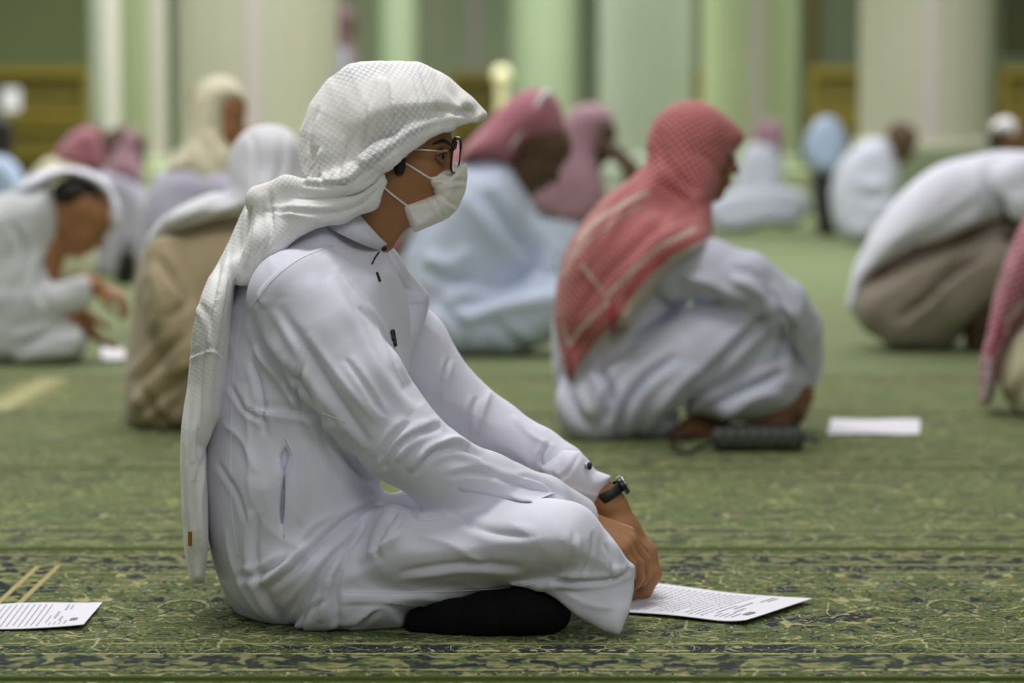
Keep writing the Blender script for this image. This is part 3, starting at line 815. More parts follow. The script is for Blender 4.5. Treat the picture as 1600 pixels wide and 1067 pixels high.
# hip: folds running down from the waist to the seat
F('crease', .007, 8, (600, 790), (560, 800), (520, 830), (470, 880), (420, 920)); F('ridge', .006, 9, (590, 800), (540, 840), (490, 890), (440, 950)); F('crease', .006, 8, (575, 815), (545, 860), (525, 920), (530, 985))
F('ridge', .005, 8, (560, 850), (520, 900), (500, 970)); F('crease', .005, 7, (540, 850), (500, 900), (470, 960), (450, 985)); F('ridge', .005, 9, (480, 850), (440, 890), (395, 920)); F('crease', .005, 8, (450, 870), (410, 895), (370, 900))
F('ridge', .004, 7, (530, 800), (490, 820), (460, 860)); F('fold', .004, 9, (400, 800), (390, 860), (410, 930), (450, 980)); F('crease', .004, 6, (510, 935), (480, 960), (470, 990)); F('ridge', .004, 7, (600, 945), (560, 965), (545, 990))
F('ridge', .004, 6, (352, 820), (365, 880), (395, 940), (430, 975)); F('crease', .004, 7, (590, 950), (560, 975), (500, 990)); F('crease', .006, 7, (620, 800), (600, 830), (590, 870)); F('ridge', .005, 8, (640, 800), (620, 840), (560, 880))
# thigh
F('step', .006, 3.0, (528, 925), (600, 927), (700, 926), (800, 920), (868, 908)); F('crease', .0014, 5, (895, 830), (893, 860), (880, 895)); F('crease', .0014, 5, (925, 830), (925, 865), (905, 905)); F('ridge', .002, 3, (905, 835), (902, 870), (888, 905))
F('crease', .003, 4, (945, 850), (958, 880), (950, 905)); F('ridge', .003, 4, (950, 840), (972, 880), (965, 905)); F('crease', .005, 6, (860, 906), (900, 908), (950, 905), (985, 890)); F('crease', .003, 9, (700, 800), (760, 830), (840, 840))
F('ridge', .003, 8, (620, 830), (700, 850), (760, 880)); F('crease', .004, 5, (600, 790), (640, 800), (660, 812), (700, 806)); F('ridge', .003, 6, (880, 925), (920, 945), (960, 950)); F('fold', .003, 8, (620, 900), (720, 885), (820, 890))
# far sleeve
F('crease', .004, 5, (700, 560), (690, 600), (684, 640)); F('ridge', .004, 6, (765, 612), (752, 650), (745, 680)); F('crease', .004, 6, (745, 620), (735, 650), (730, 690)); F('ridge', .003, 5, (800, 650), (830, 680), (870, 700)); F('crease', .004, 5, (860, 690), (846, 712), (845, 730))
F('step', .004, 2.5, (420, 484), (405, 462), (435, 425), (478, 398), (520, 384))
thobe = build(A, 'thobe', th, .0034, M['thobe'], man, FO, wr=[(.0025, 8, 24, -38), (.0010, 26, 14, 20)], it=2)

# collar, lapel, cuff and trimmings
def ring(c0, a0, d0, c1, a1, d1, n=48, lip=.0015, t0=0, t1=2 * math.pi):
    """band between two tilted ellipses: centre, half-axis vector in the picture plane, half-depth"""
    V = []; Fc = []
    th_ = np.linspace(t0, t1, n)
    for c, a, d, g in ((c0, a0, d0, 0), (c1, a1, d1, 0), (c1, a1, d1, lip), (c0, a0, d0, lip)):
        for t in th_:
            s = 1 + g / np.linalg.norm(a)
            V.append(np.array(c) + s * math.cos(t) * np.array(a) + np.array([0, s * math.sin(t) * d, 0]))
    for r in range(4):
        for k in range(n - 1): Fc.append((r * n + k, r * n + k + 1, ((r + 1) % 4) * n + k + 1, ((r + 1) % 4) * n + k))
    return V, Fc
c0 = P(576, 345); a0 = P(607, 381) - c0; c1 = P(549, 368); a1 = P(595, 390) - c1
mesh_obj('collar', *ring(c1, a1, .088, c0, a0, .066, lip=.003), M['thobe'], thobe)
V, Fc = ball(P(600, 388, -.03), .0045, 12); mesh_obj('collar_stud', V, Fc, M['black'], thobe)
mesh_obj('placket', *tube_vf(hug(thobe, [(592, 394), (585, 404), (581, 413)], .001, 4), .0014), M['black'], thobe)
mesh_obj('button', *tube_vf(hug(thobe, [(589, 427), (593, 440)], .001, 4), .0022), M['black'], thobe)
# breast pocket with a pen and a clip
pp = [P(612, 514, -.14), P(614, 530, -.14), P(616, 541, -.14)]
mesh_obj('pen', *tube_vf(hug(thobe, [(612, 515), (614, 528), (616, 541)], .002, 4), .003), M['black'], thobe); mesh_obj('pen_clip', *tube_vf(hug(thobe, [(609, 517), (612, 532)], .003, 4), .002), M['black'], thobe)
# far lapel: the scarf end falling down the far side of the chest
lap = build(A, 'lapel', [A.poly([(604, 385), (618, 392), (640, 425), (664, 452), (671, 466), (664, 500), (650, 540), (632, 580), (618, 560), (615, 500), (603, 440), (596, 400)], [(610, 400, .03), (650, 470, .03), (630, 560, .03)], .02, [(610, 400, .01), (650, 470, .06), (630, 560, .06)], .01)],
            .003, M['thobe'], thobe, [('step', .004, 2.2, [(604, 425), (618, 432), (625, 448), (645, 458), (668, 464)]), ('ridge', .004, 5, [(612, 400), (632, 440), (660, 462)]), ('crease', .003, 5, [(628, 470), (632, 520), (628, 560)])], wr=[(.001, 20, 50, 0)])
# cuff of the far sleeve with cufflink
cuff = build(A, 'cuff', [A.poly([(845, 730), (880, 703), (906, 705), (917, 716), (932, 735), (956, 744), (950, 762), (936, 790), (916, 800), (880, 790), (852, 775)], [(880, 740, .045), (940, 770, .036)], .03, .125, smooth=False)],
             .003, M['thobe'], thobe, [('crease', .003, 4, [(906, 708), (890, 735), (870, 752)]), ('ridge', .002, 4, [(880, 760), (910, 770), (940, 776)]), ('crease', .002, 4, [(860, 735), (875, 760), (880, 785)])], wr=[(.0008, 20, 40, 30)])
V, Fc = ball(P(921, 728, .085), (.0045, .006, .007), 14); mesh_obj('cufflink', V, Fc, M['black'], thobe)
V, Fc = ball(P(916, 728, .084), (.0035, .006, .0055), 14); mesh_obj('cufflink_rim', V, Fc, M['steel'], thobe)
# placket strip of the near sleeve, lying along the forearm
def strip(o, pa, pb, name, mat, thick=.0012, n=24, parent=None):
    a = hug(o, pa, thick, 8); b = hug(o, pb, thick, 8); m = min(len(a), len(b))
    if m < 3: return None
    a = [a[int(i * (len(a) - 1) / (m - 1))] for i in range(m)]; b = [b[int(i * (len(b) - 1) / (m - 1))] for i in range(m)]
    V = []; Fc = []
    for i in range(m):
        for k in range(4):
            V.append(a[i] * (1 - k / 3) + b[i] * k / 3 + np.array([0, -.0006 * (k in (1, 2)), 0]))
    for i in range(m): V += [a[i] + [0, .004, 0], b[i] + [0, .004, 0]]
    for i in range(m - 1):
        for k in range(3): Fc.append((i * 4 + k, i * 4 + k + 1, (i + 1) * 4 + k + 1, (i + 1) * 4 + k))
        e = m * 4; Fc.append((i * 4, (i + 1) * 4, e + (i + 1) * 2, e + i * 2)); Fc.append((i * 4 + 3, e + i * 2 + 1, e + (i + 1) * 2 + 1, (i + 1) * 4 + 3))
    return mesh_obj(name, V, Fc, mat, parent or o)
strip(thobe, [(722, 744), (770, 751), (820, 762), (866, 771)], [(717, 765), (765, 773), (810, 785), (830, 786)], 'sleeve_placket', M['thobe'], .0016)
for pts in ([(519, 384), (470, 404), (430, 434), (405, 464), (389, 486)], [(375, 500), (366, 560), (362, 640), (360, 730), (362, 800), (372, 870)], [(386, 640), (440, 646), (500, 646), (540, 660)],
            [(468, 540), (462, 600), (452, 660), (446, 688)], [(540, 925), (620, 926), (720, 923), (800, 917), (860, 908)], [(484, 372), (520, 390), (545, 410), (560, 440)], [(536, 430), (575, 480), (600, 540), (630, 600)]):
    g = hug(thobe, pts, .0001, 10)
    if len(g) > 3: mesh_obj('seam', *tube_vf(g, .0008, 6), M['thobe'], thobe)
# pocket edge
g = hug(thobe, [(447, 686), (458, 714), (450, 742), (447, 790), (444, 838)], .0, 8)
mesh_obj('pocket_welt', *tube_vf(g, .0018, 6), M['thobe'], thobe)

# --- headscarf
Wc = [(762, 182, .016), (748, 182, .04), (725, 150, .085), (690, 150, .10), (650, 180, .113), (580, 180, .118), (500, 200, .105), (475, 280, .10), (440, 330, .11), (400, 340, .11), (520, 330, .10), (590, 300, .095)]
sc = [A.poly([(759, 185), (762, 178), (740, 154), (702, 120), (655, 97), (595, 94), (546, 99), (510, 126), (484, 162), (469, 205), (467, 248), (478, 285), (432, 287), (400, 303), (379, 340), (366, 390), (362, 440), (385, 440), (420, 402), (472, 370), (520, 350), (566, 333), (588, 312), (592, 288), (612, 262), (650, 231), (690, 206), (722, 190), (745, 192)],
             Wc, [(758, 185, .012), (735, 170, .05), (700, 150, .09), (560, 180, .11), (440, 330, .05), (400, 380, .05), (540, 330, .05)], [(600, 200, 0), (440, 330, 0)], .012, smooth=False),
      A.tube([(742, 187, -.03, 3), (700, 195, -.07, 8.5), (650, 212, -.096, 14), (600, 245, -.108, 17), (555, 280, -.108, 16), (500, 296, -.1, 14), (448, 292, -.085, 16), (405, 312, -.08, 22)], .016, sq=1.2),
      A.tube([(596, 285, -.098, 9), (575, 312, -.095, 16), (530, 330, -.098, 18), (470, 342, -.11, 20), (420, 380, -.115, 22), (385, 425, -.11, 22)], .02, sq=1.2),
      # hollow under the peak, before the forehead
      A.ell(P(738, 256), (.045, .07, .05), k=.008, op='sub'),
      # the long end down the back
      A.poly([(395, 312), (374, 352), (350, 395), (327, 434), (312, 470), (303, 520), (296, 600), (284, 670), (280, 720), (284, 800), (290, 870), (299, 911), (318, 910), (325, 850), (324, 780), (321, 700), (344, 650), (352, 604), (357, 550), (362, 480), (372, 430), (420, 395), (450, 340)],
             [(400, 350, .10), (330, 470, .10), (310, 650, .10), (305, 800, .085), (308, 905, .06)], [(400, 350, .05), (320, 550, .03), (305, 900, .012)], [(400, 350, 0), (330, 500, -.07), (310, 800, -.07)], .02, smooth=False)]
S = []
def G(kind, amp, wd, *pts): S.append((kind, amp * 1.4, wd * .9, list(pts)))
G('step', .005, 2.5, (742, 188), (700, 190), (655, 204), (600, 240), (560, 270), (545, 285), (500, 288)); G('crease', .004, 4, (470, 288), (500, 290), (545, 285), (580, 262), (620, 230)); G('ridge', .003, 5, (500, 300), (560, 292), (605, 262), (660, 222))
G('crease', .004, 4, (600, 265), (570, 298), (520, 310), (460, 308)); G('ridge', .003, 4, (596, 280), (560, 312), (500, 324), (440, 322)); G('crease', .004, 4, (590, 292), (565, 318), (520, 332), (450, 330), (410, 330))
G('crease', .004, 5, (422, 296), (424, 330), (422, 370), (405, 400)); G('ridge', .004, 6, (408, 300), (404, 340), (396, 385), (385, 420)); G('crease', .004, 4, (392, 320), (388, 360), (376, 400)); G('ridge', .003, 4, (440, 330), (500, 345), (550, 338))
G('fold', .004, 5, (476, 285), (490, 260), (500, 230)); G('crease', .004, 4, (497, 262), (502, 280), (506, 288)); G('ridge', .003, 5, (484, 260), (488, 220), (500, 180)); G('fold', .003, 5, (562, 240), (568, 215), (572, 190), (575, 160))
G('step', .0045, 5, (560, 262), (564, 235), (570, 200), (580, 150), (590, 118)); G('crease', .003, 5, (500, 284), (488, 250), (486, 210), (498, 165)); G('crease', .002, 5, (690, 190), (672, 150), (655, 112)); G('ridge', .0025, 6, (600, 215), (596, 160), (590, 110)); G('ridge', .002, 5, (640, 200), (632, 150), (625, 110)); G('crease', .002, 4, (618, 210), (612, 160), (608, 115)); G('ridge', .002, 5, (700, 185), (680, 140), (660, 108)); G('crease', .002, 4, (668, 192), (655, 150), (645, 110))
G('fold', .003, 6, (740, 180), (710, 145), (680, 112)); G('ridge', .002, 4, (470, 215), (474, 250), (484, 284)); G('crease', .0025, 5, (530, 282), (535, 250), (545, 215)); G('ridge', .002, 8, (520, 120), (560, 105), (620, 102))
for k, x in enumerate((372, 352, 338, 322, 308)):
    G('ridge' if k % 2 else 'crease', .004, 5, (x + 8, 360 + k * 22), (x - 6, 450 + k * 14), (x - 20, 560), (x - 28, 680), (x - 26, 780 + k * 10))
G('crease', .005, 4, (340, 655), (322, 700), (306, 760), (304, 830)); G('ridge', .004, 4, (330, 680), (314, 740), (312, 800), (316, 880)); G('fold', .002, 5, (312, 470), (325, 500), (330, 540))
G('fold', .003, 4, (300, 560), (330, 545), (345, 560)); G('ridge', .003, 4, (296, 720), (300, 800), (306, 890))
def scarf_attr(ctr, ang, cm=None, wrapr=None):
    def f(o, V, N):
        ca, sa = math.cos(ang), math.sin(ang)
        dx = V[:, 0] - ctr[0]; dz = V[:, 2] - ctr[2]; dy = V[:, 1] - ctr[1]
        if wrapr:   # cloth wrapped over a round head: bend the coordinates with the surface
            rr = np.sqrt(dx * dx + dz * dz) + 1e-6; dep = np.abs(dy)
            k = 1 + .5 * np.clip((rr / wrapr) ** 2, 0, 1.5) * .5
            dx, dz = dx * k, dz * k
        u = dx * ca + dz * sa + .25 * dy; v = -dx * sa + dz * ca + .1 * dy
        set_vec(o, 'pc', np.stack([u, v, dy], 1))
        C = np.zeros((len(V), 4))
        if cm is not None: C = cm(V, C)
        set_col(o, 'mk', C)
    return f
def main_mk(V, C):
    # thick doubled cloth (roll and tail) shows less of the weave than the single layer over the head
    px, py = to_px(V)
    d1, sd, _ = seg_dist(px, py, [(760, 190), (700, 188), (655, 203), (600, 240), (545, 286), (470, 290), (400, 300)])
    low = (sd < 0).astype(float) * np.clip(d1 / 5, 0, 1)
    C[:, :3] = lin((236, 236, 234))[:3]; C[:, 3] = low * .85
    return C
scarf_ = build(A, 'headscarf', sc, .0036, M['white_scarf'], man, S, wr=[(.0011, 12, 45, 70), (.0007, 50, 20, 10)], attr=scarf_attr(P(580, 200), .15, main_mk, .12))
mesh_obj('tag', *box_vf(*(lambda a: (a[0] - .003, a[0] + .003, a[1] - .001, a[1] + .001, a[2] - .01, a[2] + .012))(P(297, 843, -.165))), M['orange'], scarf_, smooth=False)

# --- mask
mk = [A.poly([(657, 269), (700, 264), (729, 254), (731, 275), (727, 300), (716, 325), (701, 341), (690, 346), (648, 364), (632, 340), (620, 317), (646, 311), (667, 307), (676, 302), (668, 290), (661, 284)],
             [(660, 300, .066), (700, 290, .055), (728, 290, .022), (650, 350, .055)], [(660, 300, .014), (715, 300, .03), (728, 290, .03), (650, 350, .012)], 0.0, smooth=False, step=1.5)]
mk_ = build(A, 'face_mask', mk, .0025, M['mask'], man, [('fold', .0045, 4, [(676, 300), (690, 291), (712, 286), (730, 288)]), ('fold', .0045, 4, [(676, 304), (690, 311), (702, 319), (716, 326)]), ('fold', .0045, 4, [(670, 306), (680, 322), (690, 338), (694, 346)]), ('ridge', .002, 3, [(664, 280), (690, 272), (722, 262)]),
             ('crease', .0015, 2, [(668, 284), (684, 278), (704, 277)]), ('crease', .0012, 1.5, [(634, 322), (645, 342), (658, 358)])])
for k, a in enumerate(([(626, 250), (645, 262), (674, 280)], [(596, 289), (612, 303), (640, 324)])):
    g = hug(man, a, .0012, 6)
    mesh_obj('ear_loop', *tube_vf(g, .0017), M['loop'], mk_)
    mesh_obj('ear_loop', *tube_vf([x * [1, -1, 1] + [0, 2 * A.D, 0] for x in g], .0017), M['loop'], mk_)

# --- glasses
gl = empty('glasses', tuple(P(713, 240))); gl.parent = man; gl.location = Vector(P(713, 240)) - Vector(man['_o']); gl['_o'] = [float(x) for x in P(713, 240)]
ax = np.array([0.10, .0, .0])
for q in (-1, 1):
    c = P(712, 243, q * .034)
    sv = np.array([-.25 * q * 1.0, 1.0, 0]) * 0.0255; sv[0] = (.22 if q < 0 else -.02) * .0255 * 1.0; uv = np.array([.10, 0, 1.0]) * .0255
    pts = []
    for t in np.linspace(0, 2 * math.pi, 40, endpoint=False):
        ct, st_ = math.cos(t), math.sin(t)
        r = 1 / (abs(ct) ** 3.2 + abs(st_) ** 3.2) ** (1 / 3.2)
        pts.append(c + sv * ct * r + uv * st_ * r * 1.04)
    rr = np.array([.0019 + .0016 * max(0, math.sin(t)) for t in np.linspace(0, 2 * math.pi, 40, endpoint=False)])
    mesh_obj('lens_rim', *tube_vf(pts, rr, 8, True), M['black'], gl)
    mesh_obj('lens', [p - [.0006, 0, 0] for p in pts] + [p + [.0006, 0, 0] for p in pts], [tuple(range(40)), tuple(range(79, 39, -1))], M['glass'], gl, smooth=False)
    e = c + sv * (-1.0 if q < 0 else 1.0) * .98 + uv * .55
    if q < 0: e = P(714, 222, -.063)
    hinge = P(706, 237, q * .066)
    mesh_obj('hinge', *join_vf(tube_vf([P(713, 222, q * .06), P(711, 231, q * .066), P(703, 237, q * .068)], .0024)), M['black'], gl)
    mesh_obj('temple', *tube_vf([P(706, 237, q * .067), P(680, 235.5, q * .074), P(650, 233.5, q * .082), P(610, 235, q * .084), P(590, 250, q * .083)], .0014), M['steel'], gl)
mesh_obj('bridge', *tube_vf([P(716, 232, -.010), P(719, 228, 0), P(716, 232, .010)], .0018), M['black'], gl)

# --- watch on the left wrist
c = P(948, 772, .123); d = P(962, 800, .12) - P(936, 758, .125); d /= np.linalg.norm(d)
s_ = np.array([0, 1, 0]); u_ = np.cross(d, s_); u_ /= np.linalg.norm(u_)
wt = empty('watch', tuple(c)); wt.parent = man; wt.location = Vector(c) - Vector(man['_o']); wt['_o'] = [float(x) for x in c]
V = []; Fc = []; n = 36
for j, (o_, r_) in enumerate(((-.009, .0275), (-.008, .0295), (.008, .0295), (.009, .0275))):
    for k in range(n):
        t = 2 * math.pi * k / n; V.append(c + d * o_ + r_ * (math.cos(t) * u_ + math.sin(t) * s_))
for j in range(3):
    for k in range(n): Fc.append((j * n + k, j * n + (k + 1) % n, (j + 1) * n + (k + 1) % n, (j + 1) * n + k))
mesh_obj('strap', V, Fc, M['rubber'], wt)
uu = u_ if u_[2] > 0 else -u_
cc = c + uu * .031 + d * .001
def disc(c, ax, r, h, n=24):
    ax = ax / np.linalg.norm(ax); e1 = np.cross(ax, [0, 1, .1]); e1 /= np.linalg.norm(e1); e2 = np.cross(ax, e1)
    V = [c + ax * z + rr * (math.cos(2 * math.pi * k / n) * e1 + math.sin(2 * math.pi * k / n) * e2) for z, rr in ((0, r), (h * .8, r), (h, r * .88)) for k in range(n)]
    Fc = [(j * n + k, j * n + (k + 1) % n, (j + 1) * n + (k + 1) % n, (j + 1) * n + k) for j in range(2) for k in range(n)] + [tuple(range(2 * n, 3 * n))]
    return V, Fc
mesh_obj('watch_case', *disc(cc - uu * .004, uu, .0165, .008), M['black'], wt)
mesh_obj('bezel', *disc(cc + uu * .004, uu, .0125, .0016), M['steel'], wt)

# --- sock and foot under the knee
ft = [A.tube([(652, 972, -.16, 20), (700, 968, -.17, 30), (760, 962, -.18, 36), (815, 955, -.185, 38), (846, 956, -.18, 36)], .02, sq=.8),
      A.tube([(846, 956, -.17, 34), (790, 935, -.05, 36), (760, 925, .05, 40)], .02), A.tube([(862, 938, -.16, 16), (872, 960, -.16, 18)], .02)]
build(A, 'sock', ft, .004, M['sock'], man, [('crease', .003, 5, [(800, 925), (815, 950), (812, 985)]), ('ridge', .002, 6, [(700, 950), (760, 945), (830, 940)])], wr=[(.0012, 20, 50, 10)])
# ------------------------------------------------------------------ the other people on the carpet
def mk_none(cell_ang=0.3, ctr=None):
    return scarf_attr(ctr, cell_ang, None, .14)

# --- squatting man in the red checked scarf
R = Fig(6.92, 1000, 'red', 5); P2 = R.P
hd = R.head(1082, 236, 0, yaw=-8, pitch=-6, size=.97)
bod = hd + [R.tube([(1070, 275, 0, 34), (1045, 330, 0, 40)], .03), R.tube([(1030, 380, 0, 75), (960, 520, 0, 70), (940, 620, 0, 60)], .04),
            R.tube([(1055, 415, -.14, 26), (1150, 445, -.2, 24), (1235, 480, -.12, 20), (1262, 560, 0, 17), (1262, 590, .04, 15)], .02),
            R.tube([(1040, 400, .14, 26), (1160, 450, .22, 24), (1240, 500, .1, 18), (1255, 580, .05, 15)], .02),
            R.tube([(930, 630, -.09, 45), (1190, 500, -.12, 26), (1200, 600, -.07, 20), (1212, 652, -.06, 17)], .02), R.tube([(930, 630, .09, 45), (1205, 485, .13, 28), (1180, 600, .1, 22), (1110, 668, .05, 17)], .02),
            R.tube([(1244, 600, -.05, 15), (1236, 632, -.05, 16), (1212, 662, -.06, 19), (1180, 676, -.07, 18), (1110, 684, -.08, 15)], .01),
            R.tube([(1110, 665, -.02, 22), (1080, 672, -.06, 20), (1055, 684, -.1, 11)], .01)]
bod += R.hand(P2(1258, 575, .02), (0.05, -.1, -1), (1, -.3, 0), (0, -1, 0), .5)
rman = person(R, bod, 'squatting man in red checked headscarf hugging his raised knees, pouch at his feet', .0065, M['skin_mid'])
eyes(R, rman)
th = [R.poly([(1040, 385), (1090, 372), (1110, 420), (1075, 470), (1060, 530), (1050, 600), (1060, 660), (1040, 688), (1000, 693), (960, 697), (925, 690), (890, 660), (872, 610), (862, 540), (868, 480), (900, 420), (960, 380)],
             [(1040, 400, .15), (930, 500, .16), (940, 650, .2)], .14, 0, 0),
      R.tube([(1058, 425, -.15, 43), (1110, 418, -.2, 44), (1165, 436, -.22, 42), (1222, 474, -.19, 38), (1252, 512, -.12, 33), (1262, 560, -.04, 24), (1264, 585, 0, 20)], .02),
      R.tube([(1040, 420, .15, 43), (1150, 440, .22, 40), (1230, 490, .18, 34), (1255, 550, .08, 26)], .02),
      R.tube([(930, 632, -.1, 62), (1020, 588, -.13, 62), (1110, 530, -.14, 58), (1170, 492, -.14, 46), (1196, 482, -.13, 38)], .02),
      R.tube([(930, 632, .1, 60), (1110, 530, .14, 56), (1200, 478, .13, 44)], .03),
      R.poly([(1150, 450), (1200, 450), (1225, 490), (1236, 540), (1258, 590), (1250, 615), (1230, 640), (1190, 655), (1140, 658), (1095, 652), (1070, 645), (1090, 600), (1120, 540)],
             [(1180, 500, .19), (1160, 640, .17)], .05, 0, .02)]
fo = [('crease', .014, 9, [(1195, 455), (1215, 480), (1222, 520), (1216, 570)]), ('crease', .012, 9, [(1090, 600), (1130, 560), (1175, 515), (1200, 490)]), ('crease', .012, 9, [(960, 690), (975, 640), (1010, 590), (1060, 555)]),
      ('ridge', .012, 9, [(920, 650), (950, 600), (985, 560)]), ('crease', .012, 9, [(935, 570), (955, 620), (945, 660)]), ('fold', .01, 10, [(1140, 425), (1190, 445), (1240, 490)]), ('crease', .01, 7, [(1180, 440), (1215, 470), (1240, 520)]),
      ('ridge', .01, 9, [(1120, 650), (1170, 625), (1220, 610)]), ('crease', .01, 8, [(1100, 640), (1160, 610), (1225, 580)]), ('crease', .012, 9, [(1070, 470), (1040, 500), (980, 540)]), ('ridge', .01, 10, [(1000, 680), (1040, 620), (1090, 570)]),
      ('crease', .01, 8, [(1240, 500), (1236, 540), (1250, 580)]), ('crease', .01, 10, [(880, 560), (890, 620), (920, 670)]), ('ridge', .008, 8, [(1060, 430), (1110, 440), (1170, 470)])]
fo = [(a, b * 1.9, c, d) for a, b, c, d in fo]
rth = build(R, 'thobe', th, .0065, M['thobe2'], rman, fo, wr=[(.004, 7, 20, 35)])
sc = [R.poly([(1010, 252), (1010, 222), (1020, 193), (1040, 171), (1068, 159), (1100, 161), (1132, 180), (1162, 210), (1152, 232), (1138, 250), (1124, 285), (1113, 320), (1112, 378), (1100, 394), (1068, 412), (1034, 445), (1002, 486), (984, 520), (968, 512), (930, 550), (905, 580), (896, 596), (884, 586), (874, 540), (866, 490), (872, 430), (895, 370), (940, 312), (985, 280)],
             [(1155, 215, .06), (1090, 200, .115), (1030, 210, .10), (1060, 300, .12), (1050, 390, .25), (1000, 440, .25), (930, 420, .22), (890, 560, .17), (960, 500, .24)], [(1155, 215, .04), (1080, 220, .11), (1050, 330, .06), (900, 450, .06), (890, 580, .02), (960, 500, .03), (1090, 375, .025)], [(1080, 220, 0), (1060, 300, 0), (1060, 390, -.07), (1000, 450, -.07), (900, 500, -.04)], .01)]
def red_mk(V, C):
    px, py = to_px(V)
    cream = np.array(lin((224, 206, 196))); red = np.array(lin((170, 34, 44)))
    def band(pts, w, col, a=.85):
        d, s, t = seg_dist(px, py, pts); m = np.clip((w - d) / 1.2, 0, 1) * a
        C[:, :3] = C[:, :3] * (1 - m[:, None]) + col[:3] * m[:, None]; C[:, 3] = np.maximum(C[:, 3], m)
    # pale fringe along the lower edge, pale diagonal bars, dark red crossings
    band([(1108, 390), (1062, 414), (1028, 446), (1000, 478), (980, 512), (950, 540), (915, 585)], 19, np.array(lin((226, 216, 206))), .9)
    band([(1098, 372), (1040, 398), (1002, 430), (978, 462)], 4, red, .7)
    band([(1085, 358), (1030, 385), (985, 425), (945, 465)], 4.5, cream); band([(945, 465), (928, 440), (910, 415)], 4.5, cream)
    band([(960, 480), (935, 455), (908, 425)], 3.5, red, .7)
    band([(962, 500), (948, 472), (905, 515), (890, 540), (876, 505)], 4, cream); band([(955, 480), (960, 500), (958, 520)], 6, red, .9)
    band([(870, 500), (886, 552), (892, 590)], 4, red, .9); band([(895, 545), (925, 512), (955, 488)], 4, red, .6)
    band([(905, 372), (930, 345), (975, 318), (1012, 300)], 5, cream, .8); band([(898, 400), (925, 372), (960, 345), (1000, 322)], 3.5, cream, .65)
    band([(880, 430), (895, 395), (915, 362)], 5, np.array(lin((222, 196, 178))), .7)
    return C
rs = [('crease', .007, 6, [(1018, 280), (1050, 300), (1090, 330), (1108, 365)]), ('ridge', .006, 6, [(1020, 262), (1060, 285), (1100, 320)]), ('crease', .006, 6, [(1090, 235), (1115, 255), (1125, 272)]), ('ridge', .005, 6, [(1080, 250), (1105, 275), (1112, 300)]),
      ('crease', .008, 7, [(1030, 200), (1035, 240), (1060, 275), (1085, 300)]), ('ridge', .006, 8, [(1050, 190), (1058, 230), (1085, 265)]), ('crease', .01, 8, [(1000, 285), (960, 330), (925, 400)]), ('ridge', .01, 9, [(985, 300), (950, 360), (900, 440)]),
      ('crease', .01, 9, [(1050, 330), (1000, 380), (950, 430), (900, 500)]), ('ridge', .01, 9, [(1080, 340), (1030, 380), (970, 440)]), ('fold', .006, 8, [(1110, 300), (1060, 340), (1000, 360)])]
rsc = build(R, 'headscarf', sc, .0055, M['red_scarf'], rman, rs, wr=[(.003, 8, 22, 60)], attr=scarf_attr(P2(1060, 240), .55, red_mk, .13))
fr = []
for k in range(46):
    t = k / 45.0; p = np.array([(1098, 392), (1050, 415), (1010, 455), (985, 495), (950, 545), (905, 590)]); q = spline(p, 10); c = q[int(t * (len(q) - 1))]
    fr.append(c)
g0 = hug(rth, [tuple(c + [-4, -6]) for c in fr], .004, 1); 
vf = [tube_vf([a, a + np.array([.006, -.004, -.012]), a + np.array([.008, -.004, -.03])], [.0022, .002, .0008], 5) for a in g0[::1]]
if vf:
    fo_ = mesh_obj('fringe', *join_vf(*vf), cloth('cream_fringe', (226, 214, 192)), rsc); fo_['kind'] = 'stuff'
mesh_obj('spectacles', *tube_vf([P2(1118, 232, -.075), P2(1140, 232, -.06), P2(1148, 246, -.055), P2(1150, 252, -.04)], .0025), M['steel'], rman)

# --- helper for figures farther back: parts given as outlines
def far(fig, label, head=None, body=(), parts=(), h=.011, skin_='skin_mid', group=None, hands=(), eyes_=True):
    pr = fig.head(*head[:3], **head[3]) if head else []
    pr = pr + list(body)
    for a in hands: pr += fig.hand(*a[0], **a[1])
    o = person(fig, pr, label, h * .8, M[skin_], group)
    if head and eyes_: eyes(fig, o)
    for nm, prims, mt, kw in parts:
        kw = dict(kw); at = kw.pop('attr', None); hh = kw.pop('h', h)
        if at is None and M[mt].node_tree.nodes.get('Attribute'): at = mk_none(.35, fig.P(*head[:3]) if head else fig.base)
        wr = kw.pop('wr', [(.006, 5, 15, 40)])
        ch = build(fig, nm, prims, hh, M[mt], o, kw.pop('folds', ()), wr=wr, attr=at)
    return o

